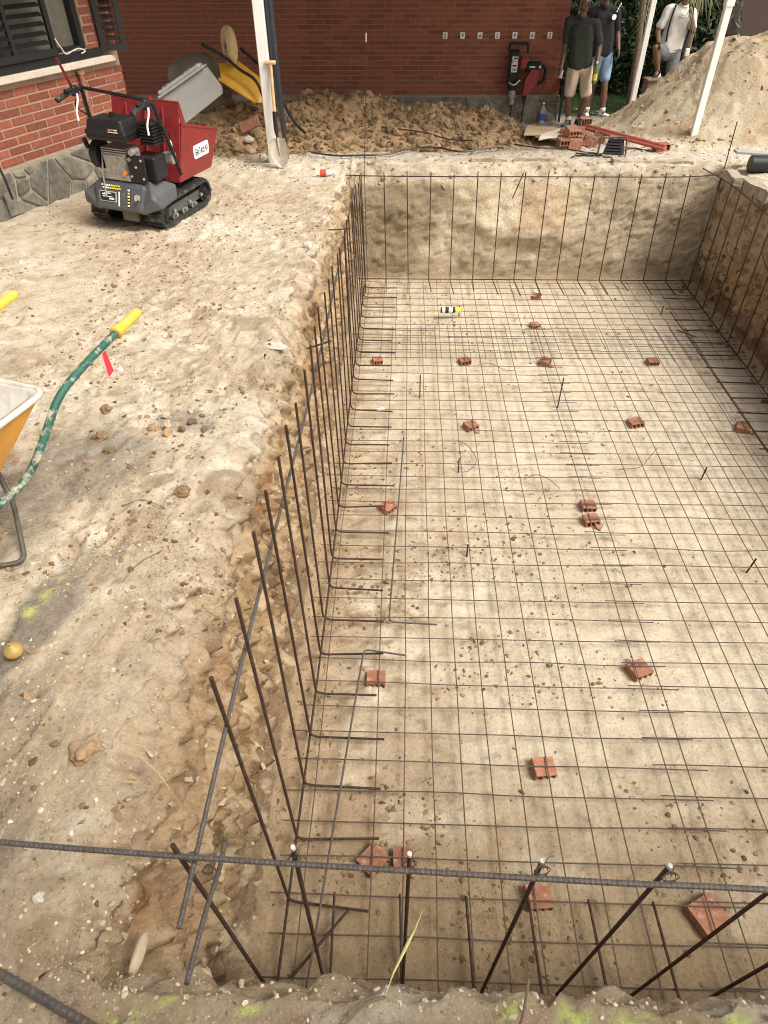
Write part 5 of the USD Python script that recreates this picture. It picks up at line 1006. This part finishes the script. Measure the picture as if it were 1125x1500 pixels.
single('hose', tube(spline([(x, y, max(gzat(x, y), onheap(x, y)) + .03) for x, y in [(-1.1, 8.45), (-.8, 8.36), (-.45, 8.34), (-.2, 8.42), (0.05, 8.60), (.35, 8.62), (.65, 8.5), (.95, 8.62), (1.15, 8.70)]], 10), .010, 6), 'black_pipe', 'thin dark hose lying along the front foot of the earth heap', 'hose')
single('old_rod', tube(spline([(x, y, onheap(x, y) + .04) for x, y in [(-.3, 9.0), (.2, 8.95), (.5, 8.85), (.8, 8.8)]], 8), .008, 6), 'rust', 'rusty rod half buried across the front of the earth heap', 'rod')
# old concrete edging broken along the far and right rims
for i, (x, y, sx, sy, r, lab) in enumerate(((.95, 8.24, .40, .07, -1, 'old grey concrete edge strip at the far rim, left piece'), (1.45, 8.27, .45, .08, 1, 'old grey concrete edge strip at the far rim, middle piece'), (2.55, 8.25, .42, .10, 2, 'broken concrete at the far rim in front of the work lamp'), (3.02, 8.25, .40, .12, -3, 'broken concrete edge near the far right corner'),
        (3.50, 7.75, .14, .40, 4, 'broken concrete edge at the right rim by the corner rod'), (3.60, 7.25, .14, .5, 3, 'broken concrete edge at the right rim, middle piece'), (3.66, 6.7, .15, .5, 2, 'broken concrete edge at the right rim, nearest piece'))):
    b = box(sx, sy, .09); b = b.subdivide().subdivide().subdivide(); v = np.array(b.vertices); q_ = v * 9 + i * 9.37; v = v + .05 * (np.stack([noise(q_, 1), noise(q_, 2), noise(q_, 3)], 1) - .5); v[:, 2] += .03 * (fbm(v * 6 + i, 3, 4) - .5); b.vertices = v
    single('concrete_edge', T(b, (x, y, gzat(x, y) - .022), rz=r), 'concrete', lab, 'concrete')
zg = gzat(3.85, 7.85); single('black_drum', T(A(cyl(.085, .6, n=20), np.eye(4)), (3.98, 7.82, zg + .08), ry=90, rz=-4), 'black_plastic', 'black cylindrical bundle lying at the right edge behind the pit', 'bundle', smooth=30)
single('grey_plank', box(.9, .11, .025, (4.02, 8.02, zg + .13), .004, ry=3, rz=-3), 'grey_plank', 'grey plank lying across the black bundle at the right edge', 'plank')

# ------------------------------------------------------------------ single stones, clods, fruit, roots and plants
def stone(name, x, y, s, mat, lab, cat, seed, flat=.75, ry=0):
    m = A(rock(seed, 3, flat, .5), np.diag([s, s * .85, s, 1])); v = np.array(m.vertices); v += .18 * s * (fbm(v / s * 3.2, 3, seed) - .5)[:, None] * 2 * np.sign(v); m.vertices = v
    single(name, T(m, (x, y, gzat(x, y) + s * flat * .45), ry=ry, rz=seed * 37 % 360), mat, lab, cat, smooth=(mat != 'clod'))
stone('clod', -1.015, 1.06, .046, 'crumb_brown', 'crumbly brown clod on the grey gravel at the near left', 'clod', 3); stone('clod', -1.63, 3.06, .035, 'clod', 'round brown clod on the sand right of the wheelbarrow grips', 'clod', 4)
stone('clod', -1.02, 2.35, .032, 'clod', 'flat brown stone on the sand near the left rim', 'clod', 5, .5); stone('stone', -1.58, 2.80, .035, 'crumb_brown', 'brown stone below the round clod', 'stone', 6); stone('stone', -1.50, 2.70, .032, 'clod', 'tan stone beside the brown stone on the sand', 'stone', 16, .6)
stone('lime_lump', -.80, 5.55, .04, 'lime_lump', 'whitish lump on the left rim of the pit', 'stone', 7); stone('lime_lump', -1.70, 3.48, .022, 'lime_lump', 'small white lump beyond the red ribbon', 'stone', 8); stone('lime_lump', -.80, 3.80, .055, 'lime_lump', 'pale powdery smear on the left rim of the pit', 'lime', 9, .12)
stone('lime_lump', -.98, .62, .015, 'lime_lump', 'small white stone low at the near left', 'stone', 10); stone('stone', -1.08, .86, .010, 'lime_lump', 'tiny white stone above the near left bar', 'stone', 11)
single('plastic_scrap', box(.07, .03, .004, (-.19, 5.05, FLOOR + .02), .001, rx=20, rz=25), 'sign_white', 'small white plastic scrap among dark soil by the left starter bars', 'plastic scrap')
for i, (x, y) in enumerate(((-1.20, 2.97), (-1.13, 2.93), (-1.25, 2.90), (-1.16, 2.86), (-1.09, 3.0), (-1.28, 2.98), (-1.22, 2.82), (-1.05, 2.88), (-1.17, 3.06), (-1.32, 2.88))):
    stone('rubble_stone', x, y, .016 + .010 * ((i * 7) % 4) / 3, ('clod', 'crumb_brown', 'pale_stone')[i % 3], 'small stone in the cluster of reddish rubble left of the starter bars', 'stone', 20 + i)
    stage.GetPrimAtPath('/World/rubble_stone' + (f'_{i:03d}' if i else '')).SetCustomDataByKey('group', 'cluster of rubble stones on the sand')
ss = rock(50, 3, .35, .12); single('oval_stone', T(A(ss, np.diag([.019, .06, .036, 1])), (-.735, .545, -.20), ry=58, rz=-6), 'pale_stone', 'smooth pale oval stone set in the orange near left pit wall', 'stone', smooth=True)
ap = Thing('onion', 'yellowish round onion lying at the left edge in the damp earth', 'onion', (-1.405, 1.42, gzat(-1.4, 1.42))); zg = gzat(-1.405, 1.42)
ap.part('bulb', lathe([(0, 0), (.018, .003), (.032, .018), (.034, .030), (.028, .046), (.012, .056), (.004, .062), (0, .062)], 22, (-1.405, 1.42, zg)), 'apple', True); ap.part('stalk', tube([(-1.405, 1.42, zg + .06), (-1.40, 1.415, zg + .075)], .003, 6), 'root')
for i, pts_ in enumerate(([(-.90, 1.06), (-.82, 1.03), (-.76, .99), (-.70, .93)], [(-.86, .96), (-.81, .955), (-.75, .93)], [(-1.30, 2.28), (-1.2, 2.30), (-1.08, 2.24)], [(-1.45, 3.9), (-1.38, 3.86), (-1.30, 3.84)], [(-1.02, 1.98), (-1.10, 1.90), (-1.13, 1.80)])):
    single('root', tube(spline([(x, y, gzat(x, y) + .008 + (.02 if i < 2 and j == len(pts_) - 1 else 0)) for j, (x, y) in enumerate(pts_)], 8), [.0035, .003, .002][min(i, 2)], 5), 'root' if i < 2 else 'bark', ('long pale root hanging out of the near left pit wall', 'short pale root below the long one', 'dark twig on the sand near the left rim', 'short twig on the sand beyond the ribbon', 'thin twig on the sand above the damp patch')[i], 'root' if i < 2 else 'twig')
single('dry_leaf', loft([np.array([c + (0, wd, 0), c + (0, 0, .006), c - (0, wd, 0)]) for c, wd in [(np.array(p), w_) for p, w_ in (((-.02, .42, .02), .001), ((.0, .47, .03), .006), ((.03, .52, .045), .009), ((.055, .56, .06), .005), ((.075, .60, .075), .001))]], closed=False), 'dry_leaf', 'long dry yellow-green leaf blade poking up at the near edge', 'leaf', smooth=True)
single('dead_stem', tube(spline([(-.12, .36, .02), (-.07, .40, .03), (-.02, .42, .025)], 6), .004, 6), 'bark', 'dark dead stem under the dry leaf at the near edge', 'stem')
single('dead_stem', tube(spline([(.29, .34, .01), (.315, .39, .04), (.33, .45, .09)], 6), .0035, 6), 'bark', 'short dry stem sticking up beside the third near starter bar', 'stem')
for i, (x, y, z, s, lab) in enumerate(((-.235, .60, -1.20, 1, 'small green seedling growing at the foot of the near wall'),)):
    t = Thing('seedling', lab, 'seedling', (x, y, FLOOR)); t.part('stem', tube([(x, y + .08, FLOOR), (x + .01, y + .05, -1.1), (x, y + .03, -.98)], .0035, 5), 'leaf_green')
    for k in range(12):
        a = k * 2.4; c = np.array([x + .005, y + .05 - .002 * k, -1.16 + .016 * k]); d = np.array([math.cos(a), math.sin(a), .4]); sd = np.cross(d, [0, 0, 1.]); sd /= np.linalg.norm(sd)
        t.part('leaf', trimesh.Trimesh([c, c + d * .02 + sd * .012, c + d * .05, c + d * .02 - sd * .012], [[0, 1, 2], [0, 2, 3]], process=False), 'leaf_green')
pb = Thing('potted_plant', 'green leaves and dark stem at the left edge before the brick house', 'plant', (-3.62, 6.25, .4)); pb.part('stem', tube(spline([(-3.70, 6.25, .75), (-3.60, 6.20, .62), (-3.52, 6.16, .42), (-3.50, 6.15, .2)], 6), .012, 6), 'black_paint')
for k in range(4):
    c = np.array([-3.55 + .02 * k, 6.1, .52 - .02 * k]); d = np.array([-.10, -.03, .03 * (k - 1)]); sd = np.array([.01, .02, .04])
    pb.part('leaf', trimesh.Trimesh([c, c + d * .5 + sd, c + d * 1.3, c + d * .5 - sd], [[0, 1, 2], [0, 2, 3]], process=False), 'leaf_green')
# ------------------------------------------------------------------ three men standing at the back
def hand(wr, elbow, side, curl=.5, s=.9):
    """palm and five bent fingers hanging on from the wrist; side +1: thumb towards +x"""
    wr, elbow = np.asarray(wr, float), np.asarray(elbow, float); d = wr - elbow; d /= np.linalg.norm(d)
    fwd = np.array([0, -1., 0]); fwd = fwd - d * (fwd @ d); fwd /= np.linalg.norm(fwd); ac = np.cross(d, fwd); B = []
    k = wr + d * .075 * s; 
    for j in range(4):
        o = fwd * (.027 - .018 * j) * s; B.append((wr + o * .6, .017 * s, k + o, .0125 * s)); L = (.036, .042, .040, .030)[j] * s; n_ = (-ac * side)
        p1 = k + o + d * L * (1 - .3 * curl) + n_ * L * .5 * curl; p2 = p1 + d * L * .8 * (1 - .8 * curl) + n_ * L * .8 * curl
        B += [(k + o, .0105 * s, p1, .0095 * s), (p1, .0095 * s, p2, .008 * s)]
    t0 = wr + fwd * .02 * s + d * .02 * s; t1 = t0 + fwd * .028 * s + d * .026 * s; B += [(t0, .0125 * s, t1, .0105 * s), (t1, .0105 * s, t1 + d * .03 * s - ac * side * .012, .009 * s)]
    return B
def head_bones(c, look, s=1.0):
    """skull, jaw, nose, ears round the head centre c, facing look"""
    l = np.asarray(look, float); l /= np.linalg.norm(l); r = np.cross(l, [0, 0, 1.]); r /= np.linalg.norm(r); u = np.cross(r, l); P = lambda a, b, h: c + s * (r * a + l * b + u * h)
    B = [(P(0, -.018, .035), .078 * s, P(0, .012, .03), .072 * s), (P(0, .02, .0), .062 * s, P(0, .045, -.07), .034 * s), (P(-.03, .02, -.05), .035 * s, P(.03, .02, -.05), .035 * s), (P(-.032, .058, .025), .022 * s, P(.032, .058, .025), .022 * s),
         (P(0, .078, .018), .010 * s, P(0, .098, -.016), .014 * s), (P(-.012, .088, -.02), .010 * s, P(.012, .088, -.02), .010 * s), (P(-.02, .070, -.048), .011 * s, P(.02, .070, -.048), .011 * s)]
    for q in (-1, 1): B.append((P(q * .078, -.012, .02), .016 * s, P(q * .076, -.006, -.018), .010 * s))
    return B, P
def person(label, J, cloth, look, skin, feet, hands, base, extra=None, hs=.92):
    t = Thing('person', label, 'person', base); g = {k: np.asarray(v, float) for k, v in J.items()}
    neck = g['neck']; B, P = head_bones(g['head'], look, hs)
    pel = (g['hipL'] + g['hipR']) / 2
    B += [(neck + (0, 0, -.03), .052, g['head'] + (0, .01, -.04), .046), (g['shL'], .052, g['shR'], .052), (g['shL'] * .6 + g['shR'] * .4 + (0, 0, -.06), .085, pel + (-.03, 0, .12), .085), (g['shR'] * .6 + g['shL'] * .4 + (0, 0, -.06), .085, pel + (.03, 0, .12), .085), (g['hipL'], .085, g['hipR'], .085), (pel + (0, 0, .12), .10, pel, .09)]
    for sd in 'LR':
        B += [(g['sh' + sd], .054, g['el' + sd], .042), (g['el' + sd], .042, g['ha' + sd], .028), (g['hip' + sd], .078, g['kn' + sd], .052), (g['kn' + sd], .052, g['an' + sd] * .55 + g['kn' + sd] * .45 + (0, .015, 0), .056), (g['an' + sd] * .55 + g['kn' + sd] * .45 + (0, .015, 0), .050, g['an' + sd], .033)]
        fd = np.asarray(feet[sd], float); B += [(g['an' + sd], .033, g['an' + sd] + fd / np.linalg.norm(fd) * .06 + (0, 0, -.05), .026)]
    for sd, (side, curl) in hands.items(): B += hand(g['ha' + sd], g['el' + sd], side, curl)
    t.part('body', blob(B, .022, 6), skin, True)
    for q in (-1, 1):
        e = P(q * .031, .076, .028); t.part('eye', A(trimesh.creation.icosphere(2, .0095), trimesh.transformations.translation_matrix(e)), 'eye_white', True); t.part('pupil', A(trimesh.creation.icosphere(1, .0055), trimesh.transformations.translation_matrix(P(q * .031, .083, .028))), 'ink')
        t.part('eyebrow', tube([P(q * .016, .083, .048), P(q * .045, .074, .050)], .0045, 5), 'hair_black')
    t.part('mouth', tube([P(-.018, .0805, -.048), P(.018, .0805, -.048)], .0035, 5), 'tool_red')
    hv = A(trimesh.creation.icosphere(3), trimesh.transformations.translation_matrix(P(0, -.014, .052))); hv = T(trimesh.creation.icosphere(3, .086 * hs), P(0, -.014, .050)); v = np.array(hv.vertices); lk = np.asarray(look) / np.linalg.norm(look); rel = v - P(0, 0, 0)
    low = (rel[:, 2] < .03) & (rel @ lk > -.02); v[low] = P(0, -.01, .03) + (v[low] - P(0, -.01, .03)) * .72; v += .006 * (noise(v * 90, 3)[:, None] - .5); hv.vertices = v; t.part('hair', hv, 'hair_black', True)
    # shirt, legs' clothing, shoes
    up = [(g['shL'] + (.01, 0, .005), .062, g['shR'] + (-.01, 0, .005), .062), (neck + (0, 0, -.045), .066, g['shL'] * .5 + g['shR'] * .5 + (0, 0, -.02), .075), [(g['shL'] * .68 + g['shR'] * .32 + (0, 0, -.07), .100), (g['shR'] * .68 + g['shL'] * .32 + (0, 0, -.07), .100), (g['waist'] + (-.07, 0, -.09), .105), (g['waist'] + (.07, 0, -.09), .105)]]
    for sd in 'LR': up.append((g['sh' + sd], .064, L3(g['sh' + sd], g['el' + sd], .72), .062))
    sm_ = blob(up, .03, 6); v = np.array(sm_.vertices); v += .030 * (fbm(np.stack([v[:, 0] * 13 + v[:, 2] * 5, v[:, 1] * 13, v[:, 2] * 9 - v[:, 0] * 6], -1), 3, 5) - .5)[:, None] * sm_.vertex_normals; sm_.vertices = v; t.part('shirt', sm_, cloth[0], True)
    t.part('collar', tube([neck + .062 * np.array([math.cos(a), math.sin(a), -.30 * -math.sin(a) * 0 + .25 * math.sin(a)]) + (0, 0, -.02) for a in np.linspace(0, 2 * math.pi, 18)], .013, 7, caps=False), cloth[0], True)
    lo = [(g['hipL'] + (0, 0, .05), .098, g['hipR'] + (0, 0, .05), .098), (g['hipL'], .100, g['hipR'], .100)]
    for sd in 'LR': lo += [(g['hip' + sd], .100, L3(g['hip' + sd], g['kn' + sd], cloth[2]), .083)]
    sh_ = blob(lo, .03, 4); v = np.array(sh_.vertices); v += .028 * (fbm(np.stack([v[:, 0] * 16, v[:, 1] * 16, v[:, 2] * 6], -1), 3, 8) - .5)[:, None] * sh_.vertex_normals; sh_.vertices = v; t.part('shorts', sh_, cloth[1], True)
    for sd in 'LR':
        a = g['an' + sd]; f = np.asarray(feet[sd], float); f = f / np.linalg.norm(f); h_ = a + (0, 0, -.058)
        t.part('shoe', blob([(h_ - f * .05, .034, h_ + f * .05, .038), (h_ + f * .05, .038, h_ + f * .15, .030), (a + (0, 0, -.01), .042, h_ - f * .03, .038)], .02, 5), cloth[3], True)
        pr = np.cross(f, [0, 0, 1.]); pr = pr / np.linalg.norm(pr); zz_ = np.cross(pr, f)
        t.part('sole', A(extr(sg.LineString([(-.055, 0), (.155, 0)]).buffer(.041), .024), frame(h_ - zz_ * .046, f, pr, -zz_ * -1 if False else zz_)), cloth[4])
        if cloth[5]: t.part('sock', tube([a + (0, 0, -.0), a + (0, .004, .045)], [.044, .042], 14), cloth[5], True)
    return t, g, P
zf = gzat(2.5, 11.3)
J1 = dict(head=(2.39, 11.32, 1.215), neck=(2.40, 11.36, 1.075), shL=(2.235, 11.38, .995), shR=(2.605, 11.33, .97), elL=(2.235, 11.40, .70), elR=(2.70, 11.36, .715), haL=(2.19, 11.28, .465), haR=(2.675, 11.22, .50), waist=(2.47, 11.37, .60), hipL=(2.41, 11.38, .46), hipR=(2.57, 11.38, .47),
          knL=(2.375, 11.33, .10), knR=(2.615, 11.27, .11), anL=(2.425, 11.36, zf + .085), anR=(2.585, 11.40, zf + .085))
p1, g1, P1 = person('man in dark olive polo and beige shorts holding a green bottle by the wall', J1, ('cloth_olive', 'cloth_beige', .80, 'shoe_green', 'cloth_white', 'cloth_white'), (.55, -.72, -.05), 'skin_dark', dict(L=(-.6, -.8, 0), R=(.25, -.95, 0)), dict(L=(-1, .45), R=(-1, .75)), (2.5, 11.36, zf))
gbm = Thing('green_bottle', 'green bottle held in the hand of the man in the olive shirt', 'bottle', (2.66, 11.17, .33)); gbm.part('body', lathe([(0, -.12), (.030, -.12), (.033, -.11), (.033, .04), (.016, .09), (.014, .12), (0, .12)], 16, (2.665, 11.17, .425)), 'bottle_green', 40); gbm.part('label', lathe([(.0335, -.08), (.034, -.08), (.034, .0), (.0335, .0)], 16, (2.665, 11.17, .425)), 'yellow_ink'); gbm.part('cap', cyl(.014, .02, (2.665, 11.17, .555), n=12), 'sign_white')
single('white_cup', lathe([(0, 0), (.028, 0), (.035, .10), (.033, .10), (.026, .004), (0, .004)], 16, (2.262, 11.60, .31)), 'sign_white', 'small white cup just behind the hip of the man in the olive shirt', 'cup')
single('cup_stand', cat_([box(.16, .16, .02, (2.34, 11.62, .30), .004), box(.03, .03, .62, (2.34, 11.62, -.02))]), 'black_paint', 'dark stool behind the man in the olive shirt', 'stool')
zg = -.32
J2 = dict(head=(2.90, 12.28, 1.27), neck=(2.91, 12.32, 1.125), shL=(2.75, 12.33, 1.03), shR=(3.09, 12.30, 1.03), elL=(2.73, 12.40, .76), elR=(3.17, 12.34, .78), haL=(2.80, 12.30, .55), haR=(3.20, 12.22, .58), waist=(2.98, 12.32, .64), hipL=(2.93, 12.33, .50), hipR=(3.06, 12.33, .50), knL=(2.95, 12.36, .10), knR=(3.10, 12.26, .11), anL=(2.90, 12.30, zg + .09), anR=(3.14, 12.25, zg + .09))
p2, g2, P2 = person('man in black printed shirt and light denim shorts half behind another man', J2, ('cloth_black', 'denim', .72, 'sign_white', 'cloth_white', 'cloth_white'), (.35, -.9, -.05), 'skin_dark', dict(L=(-.1, -1, 0), R=(.5, -.85, 0)), dict(L=(-1, .4), R=(-1, .4)), (3.0, 12.3, zg))
pt_ = p2.part('shirt_print', A(extr(sg.Point(0, 0).buffer(.035), .004), frame([3.04, 12.192, .98], [.97, .2, 0], [0, 0, 1], [.2, -.97, 0])), 'sign_white')
for i in range(4): p2.part('shirt_print', A(box(.012 + .006 * (i % 2), .022, .004), frame([3.07 + .012 * i, 12.196, 1.05 + .028 * i], [.97, .2, 0], [0, 0, 1], [.2, -.97, 0])), 'sign_white')
J3 = dict(head=(4.14, 12.42, 1.255), neck=(4.11, 12.48, 1.115), shL=(3.89, 12.43, 1.05), shR=(4.265, 12.50, 1.01), elL=(3.80, 12.44, .79), elR=(4.29, 12.33, .80), haL=(3.79, 12.25, .66), haR=(4.165, 12.31, 1.07), waist=(4.06, 12.50, .65), hipL=(4.00, 12.50, .50), hipR=(4.15, 12.50, .50), knL=(3.76, 12.22, .60), knR=(4.16, 12.44, .10), anL=(3.90, 12.34, .30), anR=(4.15, 12.50, zg + .09))
p3, g3, P3_ = person('man in a white polo shirt with a shoulder bag standing with one knee raised', J3, ('cloth_white', 'cloth_grey', .66, 'cloth_black', 'cloth_white', None), (-.25, -.95, -.2), 'skin_brown', dict(L=(-.55, -.75, -.35), R=(.2, -1, 0)), dict(L=(1, .5), R=(-1, .6)), (4.1, 12.5, zg))
bg = Thing('shoulder_bag', 'dark shoulder bag with strap across the white polo shirt', 'bag', (4.2, 12.5, .6)); bg.part('strap', tube(spline([(3.96, 12.36, 1.11), (3.93, 12.345, .98), (3.925, 12.36, .80), (3.95, 12.40, .66)], 6), .013, 6), 'cloth_black', True); bg.part('strap', tube(spline([(4.22, 12.38, 1.09), (4.255, 12.37, .95), (4.25, 12.40, .75), (4.26, 12.44, .62)], 6), .013, 6), 'cloth_black', True)
bg.part('bag', box(.12, .16, .30, (4.27, 12.58, .62), .04), 'cloth_black', smooth=False); bg.part('pouch', box(.07, .04, .11, (4.31, 12.42, .52), .015), 'cloth_white')
blk = Thing('low_wall', 'dark block the man in the white polo rests his raised foot on', 'block', (3.88, 12.24, zg)); blk.part('block', box(.26, .26, .50, (3.86, 12.27, -.035), .015), 'bark'); blk.part('cap', box(.30, .30, .03, (3.86, 12.27, .199), .006), 'bark')
